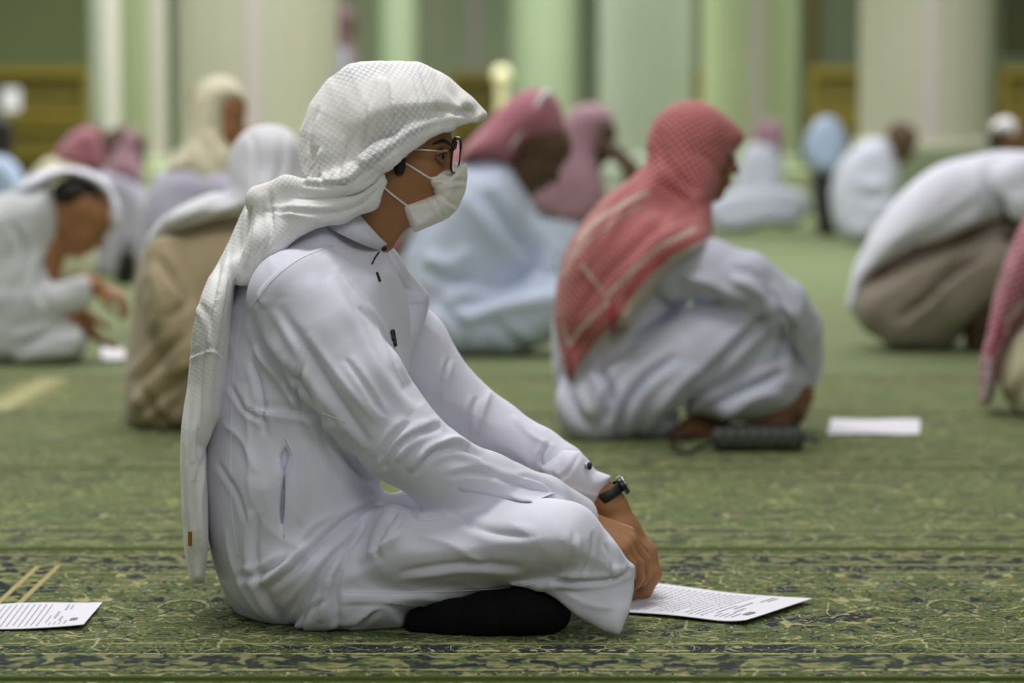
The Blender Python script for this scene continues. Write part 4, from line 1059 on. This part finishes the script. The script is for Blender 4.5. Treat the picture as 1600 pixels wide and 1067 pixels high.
# man in beige coat, seen from behind
B = Fig(7.15, 330, 'beige', 11)
far(B, 'man in beige coat and white scarf seated behind the masked man, seen from the back', (420, 268, .05, dict(yaw=35, pitch=-15, size=.88)),
    [B.tube([(412, 300, 0, 30), (380, 360, 0, 34)], .03), B.tube([(370, 440, 0, 60), (340, 620, 0, 90)], .04), B.tube([(360, 640, 0, 60), (480, 650, .1, 40)], .03), B.tube([(310, 410, -.06, 22), (300, 520, -.12, 22), (420, 600, -.08, 20)], .02)],
    [('coat', [B.poly([(400, 338), (340, 338), (290, 348), (250, 366), (228, 392), (214, 430), (206, 490), (198, 560), (193, 610), (198, 655), (220, 680), (270, 688), (340, 688), (430, 688), (500, 670), (520, 600), (500, 500), (470, 400)],
                      [(300, 400, .20), (300, 640, .24), (450, 400, .14)], .16, 0, 0),
               B.tube([(262, 405, -.15, 36), (268, 470, -.2, 40), (300, 545, -.22, 38), (380, 600, -.18, 34)], .03)],
      'beige', dict(folds=[('crease', .02, 9, [(245, 400), (275, 440), (292, 470), (262, 500)]), ('crease', .02, 9, [(290, 520), (250, 560), (215, 600)]), ('ridge', .016, 9, [(295, 560), (240, 600), (215, 640)]), ('crease', .022, 8, [(310, 570), (260, 610), (215, 650)]),
                           ('ridge', .015, 9, [(235, 420), (250, 470), (240, 520)]), ('crease', .018, 9, [(230, 600), (240, 640), (280, 665)]), ('ridge', .014, 9, [(250, 660), (290, 640), (330, 600)])], wr=[(.005, 5, 14, 50)])),
     ('headscarf', [B.poly([(357, 300), (358, 260), (368, 225), (388, 203), (418, 194), (448, 200), (468, 222), (478, 270), (480, 320), (450, 340), (400, 345), (340, 345), (290, 358), (250, 378), (230, 388), (232, 372), (252, 345), (290, 322), (330, 305)],
                           [(418, 240, .13), (300, 345, .2), (400, 320, .18), (240, 380, .1)], [(418, 240, .11), (300, 345, .06), (240, 380, .03)], -.02, 0)],
      'white_plain_scarf', dict(folds=[('crease', .01, 6, [(395, 210), (400, 250), (395, 300)]), ('ridge', .01, 6, [(420, 205), (425, 260), (410, 320)]), ('crease', .012, 6, [(440, 210), (440, 260), (420, 320)]), ('crease', .012, 6, [(370, 310), (320, 330), (260, 360)]), ('ridge', .01, 7, [(360, 300), (300, 320), (245, 365)])]))], h=.008, skin_='skin')

# man bowing over his hands at the left edge
Lf = Fig(9.1, 40, 'bow', 13)
far(Lf, 'bare-faced man at left bowing over his joined hands under a loose white scarf', (128, 335, 0, dict(yaw=-4, pitch=-42, size=1.0)),
    [Lf.tube([(100, 330, 0, 26), (60, 350, 0, 32)], .03), Lf.tube([(40, 400, 0, 60), (10, 520, 0, 62)], .04), Lf.tube([(20, 380, -.1, 20), (-10, 482, -.12, 16), (120, 456, -.12, 13), (150, 447, -.11, 14)], .02), Lf.tube([(40, 370, .12, 22), (60, 470, .15, 20), (125, 485, .03, 14)], .02),
     Lf.tube([(20, 530, 0, 40), (110, 520, 0, 30)], .03)],
    [('hair', [Lf.poly([(82, 300), (92, 284), (118, 276), (145, 284), (162, 304), (166, 326), (152, 322), (140, 312), (122, 322), (104, 326), (88, 318)], .089, .05, 0, .01)], 'hair', dict(h=.007, wr=[(.003, 40, 60, 20)])),
     ('thobe', [Lf.poly([(-60, 330), (0, 305), (50, 292), (76, 290), (90, 330), (88, 365), (78, 400), (80, 440), (100, 500), (60, 560), (-60, 560)], [(40, 320, .17), (20, 500, .2)], .1, 0, 0),
                Lf.poly([(-60, 455), (30, 446), (90, 440), (134, 430), (143, 464), (132, 482), (100, 490), (60, 505), (-40, 540)], [(40, 480, .09), (130, 450, .05)], .05, -.12, .02),
                Lf.poly([(-60, 490), (40, 500), (100, 500), (130, 515), (134, 545), (120, 562), (90, 573), (50, 579), (0, 570), (-60, 572)], .2, .06, 0, .02)],
      'thobe_grey', dict(folds=[('crease', .02, 9, [(130, 512), (80, 520), (20, 545)]), ('ridge', .016, 8, [(120, 545), (70, 550), (20, 560)]), ('crease', .016, 8, [(75, 400), (60, 440), (70, 480)]), ('crease', .014, 8, [(20, 350), (40, 400), (30, 460)])])),
     ('headscarf', [Lf.poly([(20, 300), (50, 275), (90, 262), (130, 264), (165, 280), (183, 310), (188, 345), (182, 358), (170, 345), (168, 318), (150, 292), (122, 278), (95, 276), (70, 290), (50, 300)], [(120, 275, .13), (180, 340, .1), (40, 295, .14)], .05, 0, 0)], 'thobe', {}),
     ('collar', [Lf.poly([(62, 300), (78, 296), (90, 345), (86, 362), (76, 350)], .08, .02, 0, 0)], 'thobe', dict(wr=None, h=.007))],
    hands=[((Lf.P(150, 446, -.09), (1, .1, -.5), (.5, -.2, 1), (0, -1, 0)), dict(curl=.75, z=1.0)), ((Lf.P(128, 488, .0), (.6, -.1, -1), (-1, -.4, -.5), (0, -1, 0)), dict(curl=.35, z=1.0, spread=.25))], h=.009, skin_='skin')

def kneeler(D, base, seed, label, head, skin_, garment, gmat, scarf_, smat, extra=(), core=None, gfold=(), h=.011, hands=(), group=None, body=(), more=(), sfold=()):
    K = Fig(D, base, 'k', seed)
    hx, hy = head[0], head[1]
    bx = core or (hx - 60, hy + 160)
    bd = [K.tube([(hx - 5, hy + .05 * K.sc, 0, .05 * K.sc), (hx * .6 + bx[0] * .4, hy * .6 + bx[1] * .4, 0, .07 * K.sc), (bx[0], bx[1], 0, .10 * K.sc)], .03)] + [K.tube(t, .02) for t in body]
    parts = []
    if garment: parts.append(('thobe', [K.poly(g[0], g[1], g[2], g[3] if len(g) > 3 else 0, .02) for g in garment], gmat, dict(folds=gfold)))
    if scarf_: parts.append(('headscarf', [K.poly(g[0], g[1], g[2], g[3] if len(g) > 3 else 0, .02) for g in scarf_], smat, dict(folds=sfold)))
    for nm, g, mt in more: parts.append((nm, [K.poly(q[0], q[1], q[2], q[3] if len(q) > 3 else 0, .015) for q in g], mt, {}))
    hs = [((K.P(*w), d, n, t), kw) for w, d, n, t, kw in hands]
    return K, far(K, label, (hx, hy, 0, head[2]), bd, parts, h, skin_, group, hs)

# bowed man in rose scarf, centre
kneeler(9.45, 760, 21, 'bowed dark-faced man in rose scarf and bluish white thobe, just beyond the face mask', (836, 232, dict(yaw=-8, pitch=-40, size=1.08)), 'skin_dark',
        [([(620, 430), (640, 360), (672, 300), (715, 258), (760, 248), (800, 262), (822, 300), (845, 345), (880, 385), (892, 420), (880, 445), (830, 455), (760, 470), (690, 520), (630, 500)], [(740, 330, .2), (700, 460, .2), (870, 410, .1)], .13),
         ([(700, 440), (780, 445), (850, 430), (900, 440), (905, 480), (880, 520), (830, 545), (770, 560), (720, 560), (670, 545), (640, 500)], .19, .09, -.05)], 'thobe_blue',
        [([(716, 258), (722, 236), (750, 205), (782, 170), (812, 146), (848, 140), (870, 155), (880, 185), (879, 212), (862, 220), (835, 224), (812, 238), (796, 256), (770, 252), (735, 250), (700, 280), (660, 320), (635, 355), (622, 398), (606, 388), (618, 350), (650, 300), (690, 265)],
          [(840, 180, .12), (700, 270, .16), (620, 380, .1)], [(840, 180, .1), (700, 270, .03), (620, 380, .02)])], 'rose_scarf',
        core=(720, 420), gfold=[('crease', .03, 13, [(760, 300), (800, 360), (840, 410), (800, 440)]), ('ridge', .022, 12, [(720, 300), (770, 370), (800, 420)]), ('crease', .028, 12, [(890, 440), (820, 450), (750, 470), (700, 480)]), ('crease', .02, 10, [(660, 420), (710, 440), (740, 430)]), ('ridge', .02, 12, [(660, 400), (700, 410), (740, 390)]),
                                ('crease', .02, 10, [(770, 500), (800, 530), (840, 550)]), ('ridge', .02, 12, [(720, 500), (790, 480), (870, 470)]), ('crease', .02, 10, [(680, 470), (720, 510), (730, 550)])], h=.010,
        more=[('scarf_border', [([(793, 228), (828, 170), (850, 142), (858, 146), (836, 182), (803, 232)], .115, .01)], 'white_plain_scarf')])
# man in pink scarf with hand to his face
kneeler(12.4, 880, 23, 'man in pale pink scarf resting his head on his hand, right of the rose scarf', (925, 215, dict(yaw=-10, pitch=-20)), 'skin_dark',
        [([(800, 420), (815, 340), (850, 330), (905, 335), (930, 370), (930, 430), (880, 470), (800, 470)], .18, .08)], 'thobe_blue',
        [([(870, 215), (882, 185), (900, 168), (922, 162), (944, 168), (958, 184), (952, 200), (943, 220), (936, 245), (940, 275), (950, 310), (935, 340), (900, 355), (860, 345), (830, 330), (818, 300), (835, 270), (862, 240)], [(920, 190, .12), (880, 310, .2)], [(920, 190, .09), (880, 310, .06)])], 'pink_scarf',
        core=(880, 380), body=[[(945, 350, -.1, 18), (990, 292, -.12, 15), (985, 262, -.1, 13), (960, 236, -.06, 12)]], hands=[((960, 236, -.06), (-.7, .2, .6), (.6, -.3, .8), (0, -1, 0), dict(curl=.6))])
# cream scarfed man by the thick column
kneeler(10.4, 300, 25, 'man in cream hooded scarf and lavender white thobe in front of the thick column', (339, 182, dict(yaw=-12, pitch=-10, size=1.05)), 'skin',
        [([(300, 250), (260, 262), (240, 285), (226, 320), (222, 370), (222, 430), (230, 510), (300, 522), (400, 515), (420, 400), (400, 300), (360, 260)], .2, .1)], 'lavender',
        [([(292, 215), (294, 180), (303, 148), (320, 126), (345, 119), (368, 128), (384, 150), (386, 175), (380, 160), (366, 158), (356, 175), (352, 200), (357, 225), (368, 230), (362, 260), (362, 300), (345, 325), (315, 300), (285, 275), (255, 280), (262, 255), (283, 235)],
          [(335, 160, .115), (310, 270, .17), (375, 155, .09)], [(335, 150, .09), (380, 160, .03), (355, 190, .06), (310, 280, .04)])], 'cream_scarf', core=(310, 400),
        sfold=[('crease', .018, 8, [(310, 215), (330, 240), (345, 290)]), ('ridge', .014, 8, [(295, 240), (315, 265), (330, 300)])])
# two pink scarfs at the left
kneeler(14.0, 110, 27, 'man in pink scarf bent low before the left bookcase, cream shoulders', (142, 232, dict(yaw=-10, pitch=-50)), 'skin_dark',
        [([(40, 300), (58, 262), (85, 245), (120, 255), (150, 275), (150, 330), (140, 437), (40, 437)], .2, .08)], 'cream',
        [([(84, 250), (98, 222), (120, 203), (145, 198), (160, 214), (166, 240), (164, 262), (130, 268), (100, 262)], [(140, 225, .12), (100, 250, .15)], .07)], 'rose_scarf', core=(80, 320))
kneeler(14.6, 170, 29, 'man in mauve pink scarf right beside the bent pink scarfed man', (196, 232, dict(yaw=10, pitch=-20)), 'skin_dark',
        [([(130, 330), (150, 275), (190, 268), (222, 290), (235, 340), (235, 429), (130, 429)], .19, .07)], 'lavender',
        [([(168, 250), (180, 225), (195, 205), (210, 200), (217, 215), (216, 240), (222, 270), (222, 292), (190, 285), (165, 275)], [(200, 225, .11), (195, 270, .16)], .06)], 'pink_scarf', core=(180, 340))
kneeler(14.5, -10, 31, 'dark-haired man in light blue at the left edge under the bookcase', (-14, 212, dict(yaw=10, pitch=-10, size=1.05)), 'hair',
        [([(-80, 300), (-50, 250), (-10, 240), (20, 252), (40, 285), (45, 340), (30, 432), (-80, 432)], .2, .09)], 'blue', None, None, core=(-20, 330))
# far row on the right
kneeler(20.6, 1180, 33, 'far seated man in pink scarf with white thobe spread over his crossed legs', (1199, 212, dict(yaw=-5, pitch=-15)), 'skin_dark',
        [([(1165, 232), (1190, 222), (1214, 232), (1220, 275), (1216, 320), (1190, 350), (1150, 350), (1148, 300), (1155, 260)], .17, .08),
         ([(1100, 320), (1140, 300), (1200, 292), (1240, 295), (1262, 310), (1262, 335), (1240, 355), (1200, 352), (1160, 362), (1120, 360)], .22, .06)], 'thobe2',
        [([(1176, 212), (1186, 194), (1202, 187), (1220, 193), (1226, 210), (1222, 240), (1216, 262), (1206, 250), (1190, 232)], [(1200, 205, .11), (1212, 250, .08)], .06)], 'pink_scarf', core=(1188, 300), h=.016)
kneeler(20.0, 1290, 35, 'far man in light blue shirt bent forward with his back towards the gilded bookcase', (1312, 258, dict(yaw=20, pitch=-70)), 'skin_dark',
        [([(1256, 240), (1262, 208), (1278, 186), (1298, 182), (1314, 196), (1324, 222), (1322, 248), (1310, 268), (1290, 276), (1270, 266)], .19, .08)], 'blue', None, None, core=(1290, 240), h=.016,
        more=[('trousers', [([(1268, 268), (1300, 264), (1318, 280), (1320, 340), (1312, 367), (1280, 367), (1272, 330)], .16, .06)], 'darkcloth')])
kneeler(18.6, 1350, 37, 'far bare-headed man in white seated sideways before the right thick column', (1407, 220, dict(yaw=-30, pitch=-25, size=1.05)), 'skin_dark',
        [([(1300, 330), (1300, 285), (1314, 252), (1340, 228), (1368, 216), (1386, 222), (1398, 245), (1404, 275), (1400, 320), (1392, 355), (1372, 376), (1340, 380), (1312, 366)], .19, .09)], 'thobe2', None, None, core=(1350, 310), h=.016,
        gfold=[('crease', .03, 9, [(1340, 300), (1365, 310), (1390, 300)]), ('ridge', .02, 8, [(1330, 280), (1355, 290), (1385, 285)])])
kneeler(15.5, 1570, 39, 'dark-haired man in white skullcap behind the leaning man at right', (1570, 218, dict(yaw=-15, pitch=-20, size=1.05)), 'skin_mid',
        [([(1510, 330), (1520, 280), (1550, 258), (1590, 258), (1620, 280), (1630, 340), (1620, 418), (1510, 418)], .19, .08)], 'thobe2',
        [([(1546, 206), (1552, 190), (1568, 181), (1584, 186), (1594, 202), (1597, 222), (1586, 226), (1572, 212), (1556, 208)], .095, .05)], 'white_plain_scarf', core=(1570, 330), h=.014,
        more=[('hair', [([(1544, 208), (1556, 202), (1570, 210), (1572, 226), (1560, 240), (1546, 232)], .088, .04)], 'hair')])
# leaning man in white shirt and khaki trousers
Kp = Fig(9.62, 1470, 'lean', 41)
far(Kp, 'squatting man at right leaning forward in white shirt and khaki trousers', (1672, 300, 0, dict(yaw=-5, pitch=-45)),
    [Kp.tube([(1660, 300, 0, 24), (1600, 290, 0, 34), (1500, 340, 0, 60), (1400, 430, 0, 62)], .03), Kp.tube([(1585, 290, -.15, 24), (1600, 340, -.17, 20), (1640, 430, -.15, 15)], .02), Kp.tube([(1585, 290, .15, 24), (1600, 340, .17, 20), (1640, 430, .15, 15)], .02),
     Kp.tube([(1400, 470, -.1, 40), (1560, 400, -.12, 34), (1530, 500, -.1, 24), (1525, 532, -.08, 18), (1580, 545, -.1, 14)], .02), Kp.tube([(1400, 470, .1, 40), (1560, 400, .12, 34), (1535, 500, .1, 24), (1528, 532, .08, 18), (1580, 545, .1, 14)], .02)],
    [('shirt', [Kp.poly([(1323, 484), (1328, 440), (1345, 395), (1375, 345), (1420, 292), (1470, 258), (1530, 240), (1600, 236), (1650, 250), (1660, 300), (1620, 320), (1580, 332), (1555, 350), (1500, 374), (1440, 392), (1390, 420), (1350, 450), (1335, 486)],
                        [(1340, 460, .17), (1420, 360, .2), (1600, 290, .19)], .12, 0, 0), Kp.tube([(1590, 282, -.17, 34), (1604, 315, -.19, 32)], .02)],
      'thobe', dict(folds=[('crease', .02, 9, [(1540, 250), (1550, 300), (1580, 330)]), ('ridge', .016, 9, [(1430, 380), (1480, 350), (1540, 330)]), ('crease', .016, 9, [(1400, 390), (1460, 360), (1530, 310)])])),
     ('trousers', [Kp.poly([(1334, 480), (1345, 448), (1390, 415), (1440, 390), (1500, 370), (1560, 345), (1590, 360), (1600, 390), (1580, 430), (1550, 470), (1520, 505), (1490, 540), (1460, 556), (1425, 554), (1380, 534), (1346, 510)], [(1400, 470, .2), (1560, 390, .17)], .09, 0, 0),
                   Kp.tube([(1410, 500, -.12, 40), (1480, 470, -.15, 42), (1560, 410, -.15, 36)], .02)],
      'khaki', dict(folds=[('crease', .035, 9, [(1400, 500), (1440, 470), (1490, 425), (1540, 395)]), ('crease', .02, 8, [(1420, 480), (1450, 465), (1470, 440)]), ('ridge', .016, 9, [(1390, 470), (1440, 430), (1500, 400)])]))], h=.010, skin_='skin_dark')
def edge_mk(V, C):
    px, py = to_px(V)
    for pts, w, col, a in (([(1600, 470), (1575, 500), (1566, 560), (1556, 610)], 5, (224, 206, 206), .85), ([(1600, 500), (1560, 515), (1540, 560)], 3.5, (170, 40, 56), .85), ([(1562, 500), (1572, 540), (1576, 560)], 3.5, (170, 40, 56), .85), ([(1545, 560), (1540, 625)], 6, (222, 214, 222), .8)):
        d, s, t = seg_dist(px, py, pts); m = np.clip((w - d) / 1.5, 0, 1) * a; c = np.array(lin(col))[:3]
        C[:, :3] = C[:, :3] * (1 - m[:, None]) + c * m[:, None]; C[:, 3] = np.maximum(C[:, 3], m)
    return C
# man in pink scarf cut by the right edge
Rp = Fig(7.45, 1700, 'edge', 43)
far(Rp, 'man cut by the right edge in pink checked scarf and cream thobe', (1730, 250, 0, dict(yaw=0, pitch=-15)),
    [Rp.tube([(1725, 290, 0, 34), (1700, 350, 0, 44)], .03), Rp.tube([(1690, 400, 0, 70), (1660, 600, 0, 75)], .04), Rp.tube([(1680, 620, -.08, 45), (1850, 600, -.12, 40)], .03)],
    [('thobe', [Rp.poly([(1640, 400), (1700, 370), (1760, 400), (1780, 520), (1860, 560), (1870, 620), (1820, 665), (1700, 668), (1610, 662), (1578, 630), (1562, 590), (1570, 545), (1600, 490)], .2, .12, 0, 0)], 'cream', dict(folds=[('crease', .02, 9, [(1600, 500), (1605, 560), (1595, 620)])])),
     ('headscarf', [Rp.poly([(1660, 260), (1668, 210), (1700, 175), (1740, 165), (1780, 190), (1800, 225), (1780, 270), (1760, 330), (1750, 380), (1700, 400), (1640, 440), (1600, 500), (1570, 545), (1556, 600), (1542, 634), (1534, 620), (1532, 570), (1542, 520), (1556, 460), (1575, 400), (1600, 345), (1630, 300)],
                            [(1730, 220, .12), (1620, 400, .19), (1545, 600, .1)], [(1730, 220, .1), (1600, 450, .06), (1545, 600, .02)], 0, 0)],
      'rose_scarf', dict(attr=scarf_attr(Rp.P(1600, 450), .5, lambda V, C: edge_mk(V, C)), folds=[('crease', .012, 7, [(1600, 360), (1570, 440), (1548, 540)]), ('ridge', .01, 7, [(1590, 420), (1565, 500), (1545, 580)])]))], h=.009, skin_='skin_mid')
# standing man half hidden by the thick column
St = Fig(22.5, 520, 'stand', 47)
kk = St.sc
def hy(z): return CY and to_px(np.array([[0, 22.5, z]]))[1][0]
far(St, 'standing man in mauve pink scarf emerging from behind the thick column', (536, hy(1.62), 0, dict(yaw=-10, pitch=-10)),
    [St.tube([(534, hy(1.5), 0, 11), (530, hy(1.35), 0, 24), (528, hy(.95), 0, 28)], .03), St.tube([(524, hy(.9), -.08, 15), (524, hy(.08), -.08, 9), (540, hy(.04), -.08, 8)], .02), St.tube([(530, hy(.9), .1, 15), (530, hy(.08), .1, 9), (546, hy(.04), .1, 8)], .02)],
    [('thobe', [St.poly([(516, hy(1.44)), (532, hy(1.46)), (549, hy(1.40)), (556, hy(1.1)), (552, hy(.7)), (560, hy(.15)), (500, hy(.15)), (508, hy(.7)), (504, hy(1.1)), (506, hy(1.38))], .2, .1, 0, 0)], 'thobe2', {}),
     ('headscarf', [St.poly([(516, hy(1.66)), (524, hy(1.75)), (538, hy(1.77)), (549, hy(1.70)), (546, hy(1.62)), (545, hy(1.5)), (558, hy(1.35)), (562, hy(1.2)), (548, hy(1.24)), (530, hy(1.36)), (512, hy(1.36)), (508, hy(1.5))], .14, .07, 0, 0)], 'pink_scarf', {})], h=.016, skin_='skin_mid')
# ------------------------------------------------------------------ sheets of paper, pouch
def sheet(c4, label, curl=.003, seed=0, text=True, nx=24, ny=14, group=None, tilt=0):
    """c4: corners on the floor far-left, far-right, near-right, near-left (pixels)"""
    G4 = [ground(*p, .003) for p in c4]
    rnd = random.Random(seed); V = []; Fc = []
    def at(u, v): return (G4[0] * (1 - u) + G4[1] * u) * (1 - v) + (G4[3] * (1 - u) + G4[2] * u) * v
    def zz(u, v): return .004 + curl * (max(0, u - .8) * 5) ** 2 * (.3 + .7 * v) + .0015 * math.sin(u * 7 + v * 3 + seed) + .0015
    for L_ in (0, -.0012):
        for i in range(nx + 1):
            for j in range(ny + 1):
                u, v = i / nx, j / ny; p = at(u, v); V.append((p[0], p[1], zz(u, v) + L_))
    m = (nx + 1) * (ny + 1)
    for i in range(nx):
        for j in range(ny):
            a = i * (ny + 1) + j; q = (a, a + 1, a + ny + 2, a + ny + 1); Fc.append(q); Fc.append(tuple(x + m for x in q[::-1]))
    for i in range(nx):
        for a in (i * (ny + 1), i * (ny + 1) + ny): Fc.append((a, a + ny + 1, a + ny + 1 + m, a + m))
    for j in range(ny):
        for a in (j, nx * (ny + 1) + j): Fc.append((a, a + 1, a + 1 + m, a + m))
    base = at(.5, .5); base[2] = 0
    o = mesh_obj('paper_sheet', V, Fc, M['paper'], None, loc=base, smooth=False); tag(o, label, 'paper', group)
    if not text: return o
    def quad(u0, u1, v0, v1):
        n = max(1, int((v1 - v0) * 14)); W_ = []; Q_ = []
        for k in range(n + 1):
            v = v0 + (v1 - v0) * k / n
            for u in (u0, u1): p = at(u, v); W_.append((p[0], p[1], zz(u, v) + .0006))
        for k in range(n): Q_.append((2 * k, 2 * k + 1, 2 * k + 3, 2 * k + 2))
        return W_, Q_
    lines = []; heads = []
    # the page's top edge is the right one (u = 1): rows of print run across, from v=0 to v=1
    u = .88
    for r in range(26):
        u = .70 - r * .036
        if u < .03: break
        v = .09; end = .93 - (rnd.random() * .45 if r % 5 == 4 else rnd.random() * .04)
        while v < end:
            w = .018 + rnd.random() * .05; lines.append(quad(u, u + .0075, v, min(end, v + w))); v += w + .014
    for (u_, v0, v1, h_) in ((.80, .08, .30, .012), (.83, .10, .26, .01), (.77, .34, .62, .014), (.81, .56, .72, .016), (.74, .5, .8, .008), (.86, .74, .88, .008), (.83, .74, .9, .006), (.80, .76, .9, .006), (.77, .78, .9, .006)):
        heads.append(quad(u_, u_ + h_, v0, v1))
    mesh_obj('printed_line', *join_vf(*lines), M['ink'], o, smooth=False)['kind'] = 'stuff'
    mesh_obj('printed_heading', *join_vf(*heads), M['ink'], o, smooth=False)
    # small emblem near the top: frame with two blocks and a bar
    em = [quad(.885, .895, .66, .78), quad(.895, .92, .66, .69), quad(.895, .925, .74, .78), quad(.92, .93, .68, .75), quad(.90, .912, .70, .72)]
    mesh_obj('printed_emblem', *join_vf(*em), M['ink_dark'], o, smooth=False)
    return o
sheet([(1010, 913), (1270, 940), (1166, 975), (905, 951)], 'printed white sheet under the hand of the masked man in glasses', .006, 1)
sheet([(-95, 949), (160, 942), (131, 981), (-130, 986)], 'printed white sheet on the carpet at the bottom left corner', .002, 4)
sheet([(1299, 656), (1438, 657), (1437, 679), (1292, 679)], 'blank white sheet on the carpet right of the black quilted pouch', .001, 2, False)
sheet([(160, 540), (192, 545), (198, 562), (158, 562)], 'small white slip on the carpet below the hands of the bowing man at left', .001, 5, False)

# quilted pouch with cord
Bp = Fig(ground(1190, 710)[1] + .06, 1185, 'pouch', 9)
z0 = Bp.sc
def pouch():
    a = Bp.P(1112, 684); b = Bp.P(1256, 684); r = (a[2] - .006)
    n, m = 56, 44; V = []; Fc = []
    for i in range(m + 1):
        t = i / m; x = a[0] + (b[0] - a[0]) * t
        e = min(t, 1 - t) * m
        cap = math.sqrt(max(0, 1 - max(0, 1 - e / 3.5) ** 2)) * .5 + .5
        for k in range(n):
            th_ = 2 * math.pi * k / n
            cx, sx = math.cos(th_), math.sin(th_)
            rr = 1 / (abs(cx) ** 3 + abs(sx) ** 3) ** (1 / 3)
            q1 = math.sin((t * 8 + k / n * 6) * math.pi); q2 = math.sin((t * 8 - k / n * 6) * math.pi)
            rel = 1 + .11 * (min(1, abs(q1) * 1.6) * min(1, abs(q2) * 1.6) - .6)
            V.append((x, a[1] + r * 1.1 * cx * rr * cap * rel, r + .005 + r * .98 * sx * rr * cap * rel))
    for i in range(m):
        for k in range(n): Fc.append((i * n + k, i * n + (k + 1) % n, (i + 1) * n + (k + 1) % n, (i + 1) * n + k))
    Fc.append(tuple(range(n))); Fc.append(tuple(m * n + k for k in range(n))[::-1])
    return V, Fc, r
M['pouch'] = plain('dark_quilted_nylon', (58, 62, 56), .5, 0, .3, 60, bump=.4, bscale=200)
V, Fc, rp = pouch()
pch = mesh_obj('pouch', V, Fc, M['pouch'], None, loc=Bp.base); tag(pch, 'dark quilted pouch lying before the feet of the squatting man in red scarf', 'pouch')
mesh_obj('zip_pull', *tube_vf([Bp.P(1256, 684), Bp.P(1266, 687), Bp.P(1277, 689)], [.004, .004, .006]), M['black'], pch)
gz = lambda x, y, z=.006: np.array(list(ground(x, y)[:2]) + [z])
mesh_obj('cord', *tube_vf(spline([Bp.P(1113, 690, .0), gz(1098, 700), gz(1075, 711), gz(1058, 708), gz(1050, 698), gz(1056, 690), gz(1080, 690)], 8), .004), M['black'], pch)
mesh_obj('zip', *tube_vf([Bp.P(1116, 666, -.01), Bp.P(1185, 662, -.01), Bp.P(1252, 666, -.01)], .0025, 6), M['black'], pch)

# dark bag on the far carpet at the left, post with a pale finial and a white box on the bookcase
K = Fig(ground(203, 446)[1] + .1, 203, 'bag', 50)
bg = mesh_obj('bag', *[x for x in (lambda VQ: (relax(VQ[0], VQ[1], 2), VQ[1]))(nets([K.poly([(180, 440), (182, 410), (190, 390), (206, 383), (214, 395), (212, 430), (206, 446)], .12, .05)], .012))], M['black'], None, loc=K.base)
tag(bg, 'small black bag standing on the pale carpet beside the bowing man\'s hands', 'bag')
mesh_obj('handle', *tube_vf([K.P(190, 392), K.P(196, 376), K.P(207, 376), K.P(211, 392)], .008), M['black'], bg)
mesh_obj('side_pocket', *[x for x in (lambda VQ: (relax(VQ[0], VQ[1], 2), VQ[1]))(nets([K.poly([(208, 392), (218, 398), (218, 425), (211, 436)], .1, .03)], .012))], M['khaki'], bg)
Yp = 32.0; cp = W(784, 200, Yp); rt = empty('bollard', (cp[0], Yp, 0)); tag(rt, 'gilded post with a pale round finial beyond the peak of the white scarf', 'post')
M['finial'] = plain('highlit_brass', (236, 226, 184), .3, .1)  # brass made pale in its colour to carry the light it reflects
mesh_obj('post', *lathe_vf([(.14, 0), (.15, .05), (.07, .1), (.06, .6), (.09, .62), (.07, .66), (.06, W(784, 140, Yp)[2]), (.08, W(784, 134, Yp)[2])], 24, (cp[0], Yp, 0)), M['finial'], rt)
mesh_obj('finial', *ball(W(784, 118, Yp), .115, 24), M['finial'], rt)
cb_ = W(17, 152, 33.0); tag(mesh_obj('box', *box_vf(cb_[0] - .1, cb_[0] + .1, 32.985, 33.07, W(800, 110, 33)[2] * 2 / 3 + .011, W(800, 110, 33)[2] * 2 / 3 + .27, .01), M['paper'], None, loc=(cb_[0], 33.0, W(800, 110, 33)[2] * 2 / 3 + .011), smooth=False), 'small white box in the left gilded bookcase', 'box')
for o in bpy.data.objects:
    for k in ('_o', '_v'):
        if k in o: del o[k]
